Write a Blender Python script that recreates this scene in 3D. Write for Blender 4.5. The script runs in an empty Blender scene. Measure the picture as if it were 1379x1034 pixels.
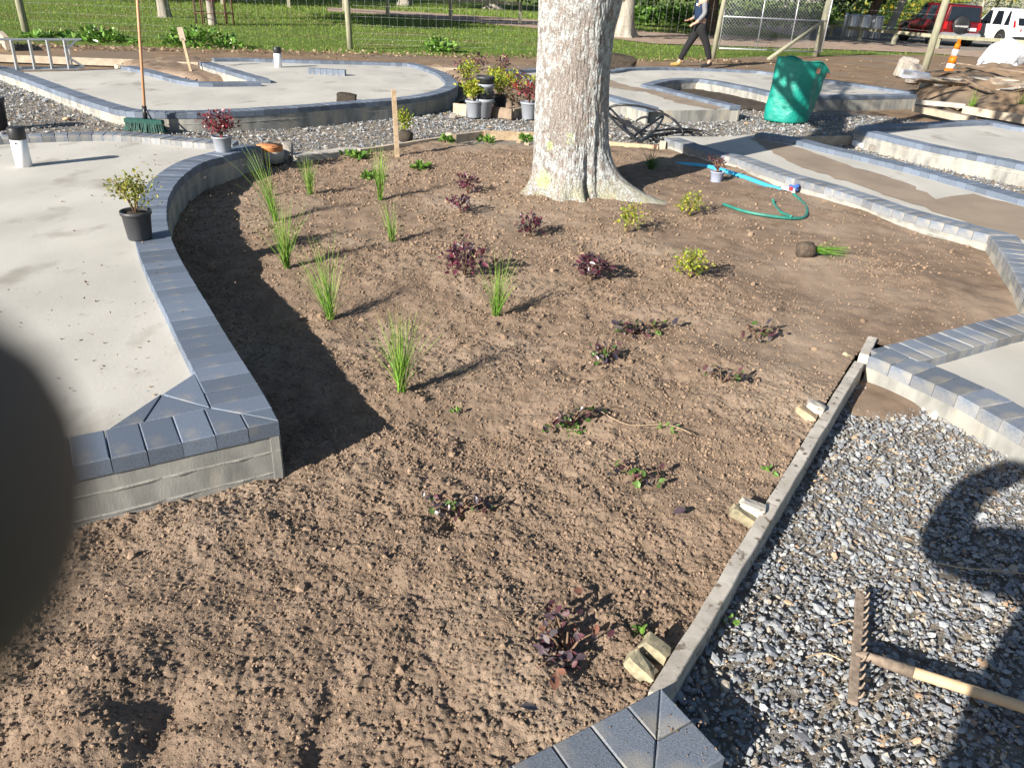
import bpy, bmesh, math, random
import numpy as np
from mathutils import Vector, Matrix
from mathutils.geometry import tessellate_polygon
random.seed(7); rng = np.random.default_rng(7)
scene = bpy.context.scene
C = scene.collection
R = math.radians
# ------------------------------------------------------------ camera, sky, sun, exposure
FP, PITCH, HC, ROLL = 1035.0, math.atan(540/1035), 1.65, R(3)
cam_data = bpy.data.cameras.new('camera'); cam = bpy.data.objects.new('camera', cam_data); C.objects.link(cam)
cam_data.sensor_width = 36; cam_data.lens = 36*FP/1379
fw = Vector((0, math.cos(PITCH), -math.sin(PITCH))); up0 = Vector((0, math.sin(PITCH), math.cos(PITCH))); rt = Vector((1, 0, 0))
cx = rt*math.cos(ROLL) + up0*math.sin(ROLL); cy = -rt*math.sin(ROLL) + up0*math.cos(ROLL)
cam.matrix_world = Matrix(((cx.x, cy.x, -fw.x, 0), (cx.y, cy.y, -fw.y, 0), (cx.z, cy.z, -fw.z, HC), (0, 0, 0, 1)))
cam_data.clip_start = 0.004; cam_data.clip_end = 600
cam_data.dof.use_dof = True; cam_data.dof.focus_distance = 3.6; cam_data.dof.aperture_fstop = 10.5
scene.camera = cam
SUN_AZ, SUN_EL = R(47), R(24)          # heading the shadows fall along, height of the sun
world = bpy.data.worlds.new("World"); scene.world = world; world.use_nodes = True
wn = world.node_tree; bg = wn.nodes['Background']; sky = wn.nodes.new('ShaderNodeTexSky')
sky.sky_type = 'NISHITA'; sky.sun_disc = False; sky.sun_elevation = SUN_EL; sky.sun_rotation = R(270) - SUN_AZ
sky.dust_density = 0.6; sky.ozone_density = 1.6
wn.links.new(sky.outputs[0], bg.inputs[0]); bg.inputs[1].default_value = 0.055
sl = bpy.data.lights.new('sun', 'SUN'); sl.energy = 5.0; sl.angle = R(0.5); sl.color = (1.0, 0.93, 0.83)
sun = bpy.data.objects.new('sun', sl); C.objects.link(sun)
sd = Vector((math.cos(SUN_AZ)*math.cos(SUN_EL), math.sin(SUN_AZ)*math.cos(SUN_EL), -math.sin(SUN_EL)))
sun.rotation_euler = sd.to_track_quat('-Z', 'Y').to_euler(); sun.location = (-10, -10, 12)
scene.view_settings.view_transform = 'Standard'; scene.view_settings.look = 'None'
scene.view_settings.gamma = 1; scene.view_settings.use_curve_mapping = False
scene.view_settings.exposure = 1.15
scene.render.engine = 'CYCLES'

# ------------------------------------------------------------ helpers
def P(u, v, z=0.0):
    "point of the level plane z that lies in the direction (u, v)"
    a0 = (u-689.5)/FP; b0 = (v-517)/FP
    c, s = math.cos(ROLL), math.sin(ROLL)
    a = a0*c + b0*s; b = -a0*s + b0*c
    ct, st = math.cos(PITCH), math.sin(PITCH)
    d = (a, ct-b*st, -st-b*ct); t = (z-HC)/d[2]
    return np.array((d[0]*t, d[1]*t))
def P3(u, v, z=0.0):
    p = P(u, v, z); return (p[0], p[1], z)
def tag(o, label=None, cat=None, group=None, kind=None):
    if label: o['label'] = label
    if cat: o['category'] = cat
    if group: o['group'] = group
    if kind: o['kind'] = kind
    return o
def thing(name, loc, label, cat, group=None, rz=0):
    o = bpy.data.objects.new(name, None); C.objects.link(o); o.empty_display_size = .1
    o.location = loc; o.rotation_euler = (0, 0, rz)
    return tag(o, label, cat, group)
def link(name, me, mat=None, parent=None, kind=None, loc=None):
    o = bpy.data.objects.new(name, me); C.objects.link(o)
    if mat is not None and len(me.materials) == 0: me.materials.append(mat)
    if parent is not None: o.parent = parent
    if loc is not None: o.location = loc
    if kind: o['kind'] = kind
    return o
def pymesh(name, V, F, smooth=False):
    me = bpy.data.meshes.new(name); me.from_pydata([tuple(map(float, v)) for v in V], [], F); me.update()
    if smooth: me.polygons.foreach_set('use_smooth', [True]*len(me.polygons))
    return me
def npmesh(name, V, F, cols=None, smooth=False):
    "V (n,3), F (m,3) or (m,4) arrays; cols (n,3) per vertex"
    me = bpy.data.meshes.new(name); V = np.asarray(V, np.float32); F = np.asarray(F, np.int32)
    me.vertices.add(len(V)); me.vertices.foreach_set('co', V.ravel())
    k = F.shape[1]; me.loops.add(F.size); me.loops.foreach_set('vertex_index', F.ravel())
    me.polygons.add(len(F)); me.polygons.foreach_set('loop_start', np.arange(len(F), dtype=np.int32)*k)
    me.polygons.foreach_set('use_smooth', np.full(len(F), bool(smooth)))
    me.update(calc_edges=True)
    if cols is not None:
        at = me.color_attributes.new('col', 'FLOAT_COLOR', 'POINT')
        c4 = np.ones((len(V), 4), np.float32); c4[:, :3] = cols; at.data.foreach_set('color', c4.ravel())
    return me
def noise(x, y, seed=0):
    x = np.asarray(x, float); y = np.asarray(y, float)
    r = np.random.default_rng(seed).random((256, 256))
    xi = np.floor(x).astype(int); yi = np.floor(y).astype(int); fx = x-xi; fy = y-yi
    fx = fx*fx*(3-2*fx); fy = fy*fy*(3-2*fy)
    a = r[xi & 255, yi & 255]; b = r[(xi+1) & 255, yi & 255]; c = r[xi & 255, (yi+1) & 255]; d = r[(xi+1) & 255, (yi+1) & 255]
    return (a*(1-fx)+b*fx)*(1-fy) + (c*(1-fx)+d*fx)*fy - .5
def fbm(x, y, o=4, seed=0):
    s = 0
    for i in range(o): s = s + noise(x*2**i+i*17.3, y*2**i+i*9.1, seed+i)/2**i
    return s
def inside(x, y, poly):
    x = np.asarray(x); y = np.asarray(y); r = np.zeros(x.shape, bool); n = len(poly)
    for i in range(n):
        x0, y0 = poly[i]; x1, y1 = poly[(i+1) % n]
        if y0 == y1: continue
        r ^= ((y0 > y) != (y1 > y)) & (x < (x1-x0)*(y-y0)/(y1-y0)+x0)
    return r
def rotmats(ax, ay, az):
    ca, sa, cb, sb, cc, sc = np.cos(ax), np.sin(ax), np.cos(ay), np.sin(ay), np.cos(az), np.sin(az)
    M = np.empty((len(ax), 3, 3))
    M[:, 0, 0] = cc*cb; M[:, 0, 1] = cc*sb*sa-sc*ca; M[:, 0, 2] = cc*sb*ca+sc*sa
    M[:, 1, 0] = sc*cb; M[:, 1, 1] = sc*sb*sa+cc*ca; M[:, 1, 2] = sc*sb*ca-cc*sa
    M[:, 2, 0] = -sb; M[:, 2, 1] = cb*sa; M[:, 2, 2] = cb*ca
    return M
def scatter(TV, TF, pos, M, scl, jitter=0.0):
    "copies of a template joined in arrays"
    n = len(pos); TV = np.asarray(TV, float); TF = np.asarray(TF, int)
    V = np.repeat(TV[None], n, 0)
    if jitter: V = V*(1+rng.uniform(-jitter, jitter, (n, len(TV), 1)))
    V = V*np.asarray(scl)[:, None, :]
    V = np.einsum('nij,nkj->nki', M, V) + np.asarray(pos)[:, None, :]
    F = TF[None] + (np.arange(n)*len(TV))[:, None, None]
    return V.reshape(-1, 3), F.reshape(-1, TF.shape[1])
def rep(cols, k): return np.repeat(cols, k, 0)
t_ = (1+5**.5)/2
ICO = np.array([(-1, t_, 0), (1, t_, 0), (-1, -t_, 0), (1, -t_, 0), (0, -1, t_), (0, 1, t_), (0, -1, -t_), (0, 1, -t_), (t_, 0, -1), (t_, 0, 1), (-t_, 0, -1), (-t_, 0, 1)])/math.hypot(1, t_)
ICOF = [(0, 11, 5), (0, 5, 1), (0, 1, 7), (0, 7, 10), (0, 10, 11), (1, 5, 9), (5, 11, 4), (11, 10, 2), (10, 7, 6), (7, 1, 8), (3, 9, 4), (3, 4, 2), (3, 2, 6), (3, 6, 8), (3, 8, 9), (4, 9, 5), (2, 4, 11), (6, 2, 10), (8, 6, 7), (9, 8, 1)]
OCT = np.array([(1, 0, 0), (-1, 0, 0), (0, 1, 0), (0, -1, 0), (0, 0, 1), (0, 0, -1)], float)
OCTF = [(0, 2, 4), (2, 1, 4), (1, 3, 4), (3, 0, 4), (2, 0, 5), (1, 2, 5), (3, 1, 5), (0, 3, 5)]
# ------------------------------------------------------------ materials
def mat(name, c1, c2=None, scale=6.0, rough=.8, bump=.3, bscale=60.0, bdist=.004, attr=False, rnd=0.0, spec=.3, detail=6, c3=None, s3=1.0, t3=(.5, .6), metal=0.0, stretch=None, transl=0.0):
    m = bpy.data.materials.new(name); m.use_nodes = True; nt = m.node_tree; N = nt.nodes; L = nt.links
    b = N['Principled BSDF']; b.inputs['Roughness'].default_value = rough; b.inputs['Specular IOR Level'].default_value = spec
    b.inputs['Metallic'].default_value = metal
    tc = N.new('ShaderNodeTexCoord'); co = tc.outputs['Object']
    if stretch:
        mp = N.new('ShaderNodeMapping'); mp.inputs['Scale'].default_value = stretch; L.new(co, mp.inputs[0]); co = mp.outputs[0]
    if c2 is None: c2 = tuple(x*.75 for x in c1)
    nz = N.new('ShaderNodeTexNoise'); nz.inputs['Scale'].default_value = scale; nz.inputs['Detail'].default_value = detail; L.new(co, nz.inputs[0])
    rp = N.new('ShaderNodeValToRGB'); rp.color_ramp.elements[0].position = .33; rp.color_ramp.elements[1].position = .67
    rp.color_ramp.elements[0].color = (*c2, 1); rp.color_ramp.elements[1].color = (*c1, 1); L.new(nz.outputs[0], rp.inputs[0])
    col = rp.outputs[0]
    if c3 is not None:
        n3 = N.new('ShaderNodeTexNoise'); n3.inputs['Scale'].default_value = s3; n3.inputs['Detail'].default_value = 8; L.new(co, n3.inputs[0])
        mr = N.new('ShaderNodeMapRange'); mr.inputs[1].default_value = t3[0]; mr.inputs[2].default_value = t3[1]; L.new(n3.outputs[0], mr.inputs[0])
        mx = N.new('ShaderNodeMix'); mx.data_type = 'RGBA'; L.new(mr.outputs[0], mx.inputs[0]); L.new(col, mx.inputs[6]); mx.inputs[7].default_value = (*c3, 1); col = mx.outputs[2]
    if attr:
        a = N.new('ShaderNodeAttribute'); a.attribute_name = 'col'
        mx = N.new('ShaderNodeMix'); mx.data_type = 'RGBA'; mx.blend_type = 'MULTIPLY'; mx.inputs[0].default_value = 1; L.new(col, mx.inputs[6]); L.new(a.outputs[0], mx.inputs[7]); col = mx.outputs[2]
    if rnd:
        oi = N.new('ShaderNodeObjectInfo'); mr = N.new('ShaderNodeMapRange'); mr.inputs[3].default_value = 1-rnd; mr.inputs[4].default_value = 1+rnd; L.new(oi.outputs['Random'], mr.inputs[0])
        mx = N.new('ShaderNodeMix'); mx.data_type = 'RGBA'; mx.blend_type = 'MULTIPLY'; mx.inputs[0].default_value = 1; L.new(col, mx.inputs[6]); L.new(mr.outputs[0], mx.inputs[7]); col = mx.outputs[2]
    L.new(col, b.inputs['Base Color'])
    if bump:
        nb = N.new('ShaderNodeTexNoise'); nb.inputs['Scale'].default_value = bscale; nb.inputs['Detail'].default_value = 5; nb.inputs['Roughness'].default_value = .65; L.new(co, nb.inputs[0])
        bp = N.new('ShaderNodeBump'); bp.inputs['Strength'].default_value = bump; bp.inputs['Distance'].default_value = bdist; L.new(nb.outputs[0], bp.inputs['Height']); L.new(bp.outputs[0], b.inputs['Normal'])
    if transl:
        tr = N.new('ShaderNodeBsdfTranslucent'); L.new(col, tr.inputs[0]); ms = N.new('ShaderNodeMixShader'); ms.inputs[0].default_value = transl
        L.new(b.outputs[0], ms.inputs[1]); L.new(tr.outputs[0], ms.inputs[2]); L.new(ms.outputs[0], N['Material Output'].inputs[0])
    return m
M = {}
M['soil'] = mat('soil', (.268, .198, .145), (.182, .132, .095), 9, .95, 1.0, 190, .005, spec=.08, c3=(.32, .25, .19), s3=1.1, t3=(.5, .68))
M['clod'] = mat('clod', (.278, .204, .148), (.2, .145, .105), 14, .95, .6, 260, .003, attr=True, spec=.08)
M['dark_soil'] = mat('dark_soil', (.09, .075, .06), (.05, .042, .035), 9, .95, 1.0, 60, .01, spec=.1)
M['dirt'] = mat('dirt', (.27, .19, .125), (.17, .12, .08), 1.6, .95, .8, 40, .015, spec=.1, c3=(.2, .155, .115), s3=.5)
M['path'] = mat('path', (.40, .31, .25), (.28, .21, .16), 2.2, .95, .6, 40, .01, spec=.1)
M['grass_ground'] = mat('grass_ground', (.15, .22, .045), (.10, .155, .035), 2.5, .95, 1.0, 55, .03, spec=.08, c3=(.15, .13, .055), s3=.35, t3=(.5, .72))
M['blade_far'] = mat('blade_far', (1, 1, 1), (.8, .8, .8), 3, .8, 0, attr=True, spec=.15, transl=.3)
M['grit'] = mat('grit', (.27, .25, .225), (.15, .13, .11), 30, .9, 1.0, 90, .012, spec=.2, c3=(.3, .25, .19), s3=14, t3=(.52, .6))
M['stone'] = mat('stone', (1, 1, 1), (.78, .78, .8), 45, .72, .35, 160, .002, attr=True, spec=.35)
M['slab'] = mat('slab', (.505, .485, .44), (.40, .385, .35), 1.9, .85, .45, 60, .002, spec=.25, detail=12, c3=(.30, .28, .245), s3=3.1, t3=(.585, .72), stretch=(1, .6, 1))
M['wall'] = mat('wall', (.34, .335, .31), (.19, .19, .18), 11, .9, .5, 160, .002, spec=.2, c3=(.42, .38, .31), s3=4.5, t3=(.50, .66), stretch=(1, 1, .35))
M['ridge'] = mat('ridge', (.42, .41, .37), (.3, .29, .27), 30, .9, .8, 120, .003, spec=.2)
M['paver'] = mat('paver', (.150, .186, .245), (.092, .115, .158), 190, .6, .9, 330, .002, rnd=.24, spec=.5, c3=(.27, .245, .21), s3=7, t3=(.57, .80))  # blue tint of reflected sky is put into the base colour, here and below
M['paver_dusty'] = mat('paver_dusty', (.185, .215, .262), (.11, .130, .168), 170, .65, .9, 330, .002, rnd=.26, spec=.45, c3=(.32, .295, .25), s3=6, t3=(.48, .72))
M['mud'] = mat('mud', (.30, .24, .185), (.23, .185, .145), 3, .9, .4, 60, .002, spec=.15)
M['wood_grey'] = mat('wood_grey', (.54, .505, .45), (.34, .31, .27), 9, .85, .6, 50, .003, spec=.15, stretch=(1, 1, 1), c3=(.16, .13, .10), s3=34, t3=(.58, .66), rnd=.1)
M['wood_new'] = mat('wood_new', (.50, .39, .26), (.34, .25, .16), 22, .8, .5, 60, .002, spec=.2, rnd=.12)
M['wood_pale'] = mat('wood_pale', (.52, .44, .34), (.36, .30, .23), 8, .85, .5, 40, .003, spec=.15, rnd=.15)
M['wood_peg'] = mat('wood_peg', (.40, .345, .225), (.20, .185, .13), 38, .85, .8, 90, .003, spec=.15, rnd=.15)
M['wood_old'] = mat('wood_old', (.26, .20, .15), (.15, .115, .09), 8, .9, .5, 40, .004, spec=.15, rnd=.3)
M['post'] = mat('post', (.33, .32, .23), (.21, .205, .15), 6, .85, .5, 30, .004, spec=.15, stretch=(4, 4, .6), rnd=.12)
M['handle'] = mat('handle', (.55, .30, .17), (.45, .24, .13), 10, .5, .2, 50, .001)
M['handle_ash'] = mat('handle_ash', (.60, .43, .27), (.50, .35, .21), 16, .6, .3, 60, .001)
M['alu'] = mat('alu', (.62, .64, .67), (.5, .52, .55), 8, .4, .1, 40, .001, metal=.75)
M['galv'] = mat('galv', (.55, .57, .6), (.42, .44, .47), 12, .45, .1, 40, .001, metal=.6)
M['wire'] = mat('wire', (.42, .43, .43), None, 8, .5, 0, metal=.3)
M['pvc'] = mat('pvc', (.80, .81, .83), (.72, .73, .75), 5, .35, .05, 30, .001, spec=.5)
M['black_plastic'] = mat('black_plastic', (.022, .023, .026), (.016, .016, .018), 8, .42, .15, 60, .001, spec=.5)
M['pot_black'] = mat('pot_black', (.045, .047, .055), (.033, .035, .041), 8, .5, .2, 60, .001, spec=.5)
M['pot_grey'] = mat('pot_grey', (.30, .325, .37), (.24, .26, .3), 8, .5, .2, 60, .001, spec=.5)
M['pot_blue'] = mat('pot_blue', (.34, .38, .50), (.27, .3, .41), 8, .5, .2, 60, .001, spec=.5)
M['terracotta'] = mat('terracotta', (.62, .25, .10), (.5, .2, .08), 9, .8, .3, 60, .002)
M['pipe_blue'] = mat('pipe_blue', (.05, .36, .62), (.04, .30, .53), 5, .4, .1, 60, .001, spec=.5)
M['hose_green'] = mat('hose_green', (.03, .22, .17), (.02, .15, .12), 20, .45, .2, 90, .001, spec=.5)
M['red_plastic'] = mat('red_plastic', (.5, .03, .03), None, 6, .4, 0)
M['blue_plastic'] = mat('blue_plastic', (.05, .13, .42), None, 6, .4, 0)
M['grey_plastic'] = mat('grey_plastic', (.4, .42, .48), None, 6, .4, 0)
M['bag_green'] = mat('bag_green', (.010, .30, .235), (.007, .22, .18), 5, .42, .9, 14, .02, spec=.5)
M['broom_green'] = mat('broom_green', (.010, .075, .06), (.006, .045, .036), 60, .6, .6, 120, .004)
M['bag_white'] = mat('bag_white', (.68, .69, .74), (.55, .57, .63), 4, .6, .9, 12, .02)
M['rubble'] = mat('rubble', (.38, .35, .31), (.25, .225, .195), 6, .9, .8, 40, .006, rnd=.2)
M['bark'] = None
M['bark_far'] = mat('bark_far', (.42, .39, .34), (.25, .225, .19), 5, .9, 1.0, 14, .03, stretch=(1, 1, .35), rnd=.15, spec=.1)
M['bark_dark'] = mat('bark_dark', (.15, .105, .075), (.08, .058, .045), 5, .9, 1.0, 14, .03, stretch=(1, 1, .35), rnd=.15, spec=.1)
M['leaf'] = mat('leaf', (1, 1, 1), (.85, .85, .85), 30, .5, 0, attr=True, spec=.4, transl=.25)
M['leaf_gloss'] = mat('leaf_gloss', (1, 1, 1), (.85, .85, .85), 30, .32, 0, attr=True, spec=.6, transl=.12)
M['stem'] = mat('stem', (.22, .14, .09), (.14, .09, .06), 20, .8, .2, 80, .001)
M['orange'] = mat('orange', (.78, .20, .01), (.66, .17, .01), 4, .5, .1, 30, .001)
M['white'] = mat('white', (.8, .8, .8), (.72, .72, .72), 4, .5, .1, 30, .001)
M['rust'] = mat('rust', (.16, .08, .055), (.09, .05, .04), 20, .8, .4, 60, .002)
M['rake'] = mat('rake', (.30, .235, .18), (.17, .13, .10), 60, .9, .8, 150, .002)
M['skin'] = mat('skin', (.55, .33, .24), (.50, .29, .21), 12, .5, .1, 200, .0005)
M['skin_shade'] = mat('skin_shade', (.125, .092, .085), (.10, .075, .070), 12, .6, .1, 200, .0005)  # skin colour darkened to carry the shade on the unlit fingertip
M['navy'] = mat('navy', (.012, .03, .075), (.009, .022, .055), 8, .85, .4, 40, .004)
M['black_cloth'] = mat('black_cloth', (.018, .018, .021), (.012, .012, .014), 8, .9, .4, 30, .006)
M['grey_cloth'] = mat('grey_cloth', (.22, .225, .24), (.17, .175, .19), 8, .9, .4, 30, .006)
M['boot'] = mat('boot', (.40, .27, .08), (.25, .17, .06), 8, .8, .3, 60, .002)
M['hair'] = mat('hair', (.06, .04, .03), None, 40, .7, .3, 90, .002)
M['car_red'] = mat('car_red', (.10, .004, .007), (.09, .004, .006), 3, .22, 0, spec=.6)
M['car_white'] = mat('car_white', (.78, .79, .8), (.75, .76, .77), 3, .22, 0, spec=.6)
M['glass'] = mat('glass', (.012, .016, .022), None, 3, .06, 0, spec=.8)
M['lamp_red'] = mat('lamp_red', (.45, .01, .015), None, 3, .2, 0, spec=.6)
M['tyre'] = mat('tyre', (.02, .02, .021), None, 10, .8, .2, 60, .002)
M['asphalt'] = mat('asphalt', (.24, .22, .20), (.17, .155, .14), 4, .9, .5, 60, .004)
M['phone'] = mat('phone', (.015, .015, .018), None, 3, .3, 0)

# ------------------------------------------------------------ more geometry helpers
def box_me(name, sx, sy, sz, bev=.0, z0=0.0, jit=0.0):
    "box sx*sy*sz standing on z0 (12 verts with a chamfer on top when bev)"
    x, y = sx/2, sy/2; V = [(-x, -y, z0), (x, -y, z0), (x, y, z0), (-x, y, z0)]
    if bev:
        V += [(-x, -y, z0+sz-bev), (x, -y, z0+sz-bev), (x, y, z0+sz-bev), (-x, y, z0+sz-bev), (-x+bev, -y+bev, z0+sz), (x-bev, -y+bev, z0+sz), (x-bev, y-bev, z0+sz), (-x+bev, y-bev, z0+sz)]
        F = [(3, 2, 1, 0), (8, 9, 10, 11)]
        for k in (0, 4):
            for i in range(4): j = (i+1) % 4; F.append((k+i, k+j, k+4+j, k+4+i))
    else:
        V += [(-x, -y, z0+sz), (x, -y, z0+sz), (x, y, z0+sz), (-x, y, z0+sz)]
        F = [(3, 2, 1, 0), (4, 5, 6, 7)] + [(i, (i+1) % 4, 4+(i+1) % 4, 4+i) for i in range(4)]
    if jit: V = [tuple(c+random.uniform(-jit, jit) for c in v) for v in V]
    return pymesh(name, V, F)
def beam_me(name, a, b, w, h, jit=0.0, bev=.003, seg=1):
    "squared timber from a to b (centre line), w across, h high"
    a = Vector(a); b = Vector(b); d = (b-a).normalized(); s = d.cross(Vector((0, 0, 1)))
    s = Vector((1, 0, 0)) if s.length < 1e-4 else s.normalized()
    u = s.cross(d).normalized(); V = []; F = []
    prof = [(-w/2+bev, -h/2), (w/2-bev, -h/2), (w/2, -h/2+bev), (w/2, h/2-bev), (w/2-bev, h/2), (-w/2+bev, h/2), (-w/2, h/2-bev), (-w/2, -h/2+bev)]
    for k in range(seg+1):
        c = a.lerp(b, k/seg); jj = Vector([random.uniform(-jit, jit) for _ in range(3)])
        for p, q in prof: V.append(c+jj+s*p+u*q)
    for k in range(seg):
        for i in range(8): j = (i+1) % 8; F.append((k*8+i, k*8+j, k*8+8+j, k*8+8+i))
    F.append(tuple(range(7, -1, -1))); F.append(tuple(range(seg*8, seg*8+8)))
    return pymesh(name, V, F)
def tube_arr(pts, rad, n=8):
    pts = [Vector(p) for p in pts]; V = []; F = []; m = len(pts)
    if not hasattr(rad, '__len__'): rad = [rad]*m
    ref = Vector((0, 0, 1)) if abs((pts[1]-pts[0]).normalized().z) < .9 else Vector((1, 0, 0))
    for i, p in enumerate(pts):
        d = (pts[min(i+1, m-1)]-pts[max(i-1, 0)]).normalized(); s = d.cross(ref).normalized(); ref = s.cross(d).normalized()
        for k in range(n):
            a = 2*math.pi*k/n; V.append(p+(s*math.cos(a)+ref*math.sin(a))*rad[i])
    for i in range(m-1):
        for k in range(n): j = (k+1) % n; F.append((i*n+k, i*n+j, i*n+n+j, i*n+n+k))
    F.append(tuple(range(n-1, -1, -1))); F.append(tuple(range((m-1)*n, m*n)))
    return V, F
def tube_me(name, pts, rad, n=8, smooth=True): return pymesh(name, *tube_arr(pts, rad, n), smooth=smooth)
def tubes_me(name, L, n=6):
    V = []; F = []
    for pts, r in L:
        v, f = tube_arr(pts, r, n); k = len(V); V += v; F += [tuple(i+k for i in q) for q in f]
    return pymesh(name, V, F, smooth=True)
def lathe_me(name, prof, n=20, sx=1, sy=1, smooth=True):
    V = []; F = []
    for r, z in prof:
        for k in range(n): a = 2*math.pi*k/n; V.append((r*math.cos(a)*sx, r*math.sin(a)*sy, z))
    for i in range(len(prof)-1):
        for k in range(n): j = (k+1) % n; F.append((i*n+k, i*n+j, i*n+n+j, i*n+n+k))
    F.append(tuple(range(n-1, -1, -1))); F.append(tuple(range((len(prof)-1)*n, len(prof)*n)))
    return pymesh(name, V, F, smooth=smooth)
def prism_me(name, poly, z0, z1):
    n = len(poly); V = [(p[0], p[1], z0) for p in poly]+[(p[0], p[1], z1) for p in poly]
    tri = tessellate_polygon([[Vector((p[0], p[1], 0)) for p in poly]])
    F = []
    for t in tri:
        a, b, c = t; p, q, r = poly[a], poly[b], poly[c]
        if (q[0]-p[0])*(r[1]-p[1])-(q[1]-p[1])*(r[0]-p[0]) < 0: a, b, c = c, b, a
        F.append((n+a, n+b, n+c)); F.append((c, b, a))
    area = sum(poly[i][0]*poly[(i+1) % n][1]-poly[(i+1) % n][0]*poly[i][1] for i in range(n))
    for i in range(n):
        j = (i+1) % n; F.append((i, j, n+j, n+i) if area > 0 else (j, i, n+i, n+j))
    return pymesh(name, V, F)
def sheet(name, poly, z, m, kind='structure', parent=None):
    tri = tessellate_polygon([[Vector((p[0], p[1], 0)) for p in poly]]); F = []
    for a, b, c in tri:
        p, q, r = poly[a], poly[b], poly[c]
        if (q[0]-p[0])*(r[1]-p[1])-(q[1]-p[1])*(r[0]-p[0]) < 0: a, b, c = c, b, a
        F.append((a, b, c))
    return link(name, pymesh(name, [(p[0], p[1], z) for p in poly], F), m, parent, kind)
def rough_edge(poly, amp, step, seed):
    out = []; r = random.Random(seed); n = len(poly)
    for i in range(n):
        a = np.array(poly[i]); b = np.array(poly[(i+1) % n]); k = max(1, int(np.hypot(*(b-a))/step))
        for j in range(k):
            p = a+(b-a)*j/k; out.append((p[0]+r.uniform(-amp, amp), p[1]+r.uniform(-amp, amp)))
    return out
def spline(pts, step=.03):
    pts = [np.array(p, float) for p in pts]
    if len(pts) < 3:
        dense = pts
    else:
        q = [2*pts[0]-pts[1]]+pts+[2*pts[-1]-pts[-2]]; dense = []
        for i in range(1, len(q)-2):
            for t in np.linspace(0, 1, 14, endpoint=False):
                a, b, c, d = q[i-1:i+3]
                dense.append(.5*((2*b)+(-a+c)*t+(2*a-5*b+4*c-d)*t*t+(-a+3*b-3*c+d)*t**3))
        dense.append(pts[-1])
    return dense
def resample(pts, step):
    p = np.array(pts); seg = np.hypot(*np.diff(p, axis=0).T); s = np.concatenate([[0], np.cumsum(seg)]); n = max(1, round(s[-1]/step))
    t = np.linspace(0, s[-1], n+1); return np.stack([np.interp(t, s, p[:, 0]), np.interp(t, s, p[:, 1])], 1), s[-1]
def normals(p):
    t = np.gradient(p, axis=0); t /= np.hypot(t[:, 0], t[:, 1])[:, None]; return t, np.stack([-t[:, 1], t[:, 0]], 1)

# ------------------------------------------------------------ platforms: concrete prism, wall skin, kerb of pavers
PITCH_P, PW = .107, .2
def clip_poly(poly, a, d, keep):
    "keep the side of the line through a along d that holds the point keep"
    nx, ny = -d[1], d[0]; f = lambda p: (p[0]-a[0])*nx+(p[1]-a[1])*ny
    sg = 1 if f(keep) > 0 else -1; out = []
    for i in range(len(poly)):
        p, q = poly[i], poly[(i+1) % len(poly)]; fp_, fq = f(p)*sg, f(q)*sg
        if fp_ >= -1e-9: out.append(p)
        if (fp_ > 1e-9 and fq < -1e-9) or (fp_ < -1e-9 and fq > 1e-9): out.append(p+(q-p)*fp_/(fp_-fq))
    return out
def put_paver(parent, poly, zt, m, thick=.06, bev=.004):
    c = sum(poly)/len(poly); n = len(poly)
    if n < 3: return
    def inset(pl, d):
        res = []
        for i in range(len(pl)):
            a, b, e = pl[i-1], pl[i], pl[(i+1) % len(pl)]; u1 = (b-a)/max(1e-6, np.hypot(*(b-a))); u2 = (e-b)/max(1e-6, np.hypot(*(e-b)))
            n1 = np.array((-u1[1], u1[0])); n2 = np.array((-u2[1], u2[0])); k = max(.35, 1+np.dot(n1, n2)); res.append(b+(n1+n2)/k*d)
        return res
    area = sum(poly[i][0]*poly[(i+1) % n][1]-poly[(i+1) % n][0]*poly[i][1] for i in range(n))/2
    if abs(area) < 4e-4: return
    if area < 0: poly = poly[::-1]
    lo = [p-c for p in inset(poly, .0012)]; hi = [p-c for p in inset(poly, .0012+bev)]
    rot = random.gauss(0, .005); cr, sr = math.cos(rot), math.sin(rot); R2 = lambda p: (p[0]*cr-p[1]*sr, p[0]*sr+p[1]*cr)
    lo = [R2(p) for p in lo]; hi = [R2(p) for p in hi]
    V = [(x, y, -thick) for x, y in lo]+[(x, y, -bev) for x, y in lo]+[(x, y, 0) for x, y in hi]
    F = [tuple(range(n-1, -1, -1)), tuple(range(2*n, 3*n))]+[(k+a, k+(a+1) % n, k+n+(a+1) % n, k+n+a) for k in (0, n) for a in range(n)]
    o = link('paver', pymesh('paver', V, F), m, parent)
    o.location = (c[0]-parent.location.x, c[1]-parent.location.y, zt+random.uniform(-.0018, .0018)); o.rotation_euler = (random.gauss(0, .006), random.gauss(0, .006), 0)
def paver_run(parent, pts, zt, m, j0=None, j1=None, trim=(0, 0), off=0.0, thick=.06, width=PW):
    p, Ltot = resample(pts, PITCH_P); t, n = normals(p)
    p = p+n*off; inn = p+n*width; N = len(p)-1
    for i in range(N):
        s = (i+.5)*Ltot/N
        if s < trim[0] or s > Ltot-trim[1]: continue
        q = [p[i], p[i+1], inn[i+1], inn[i]]; mid = (p[i]+p[i+1])/2
        for J, Mt, tt, near in ((p[0], j0, t[0], s < .6), (p[-1], j1, -t[-1], s > Ltot-.6)):
            if Mt is None or not near: continue
            if np.dot(Mt-J, tt) > 0: q = clip_poly(q, J, Mt-J, mid)
            elif i == 0 and tt is not None and np.allclose(J, p[0]): q[3] = Mt
            elif i == N-1 and np.allclose(J, p[-1]): q[2] = Mt
        put_paver(parent, q, zt, m)
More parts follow.
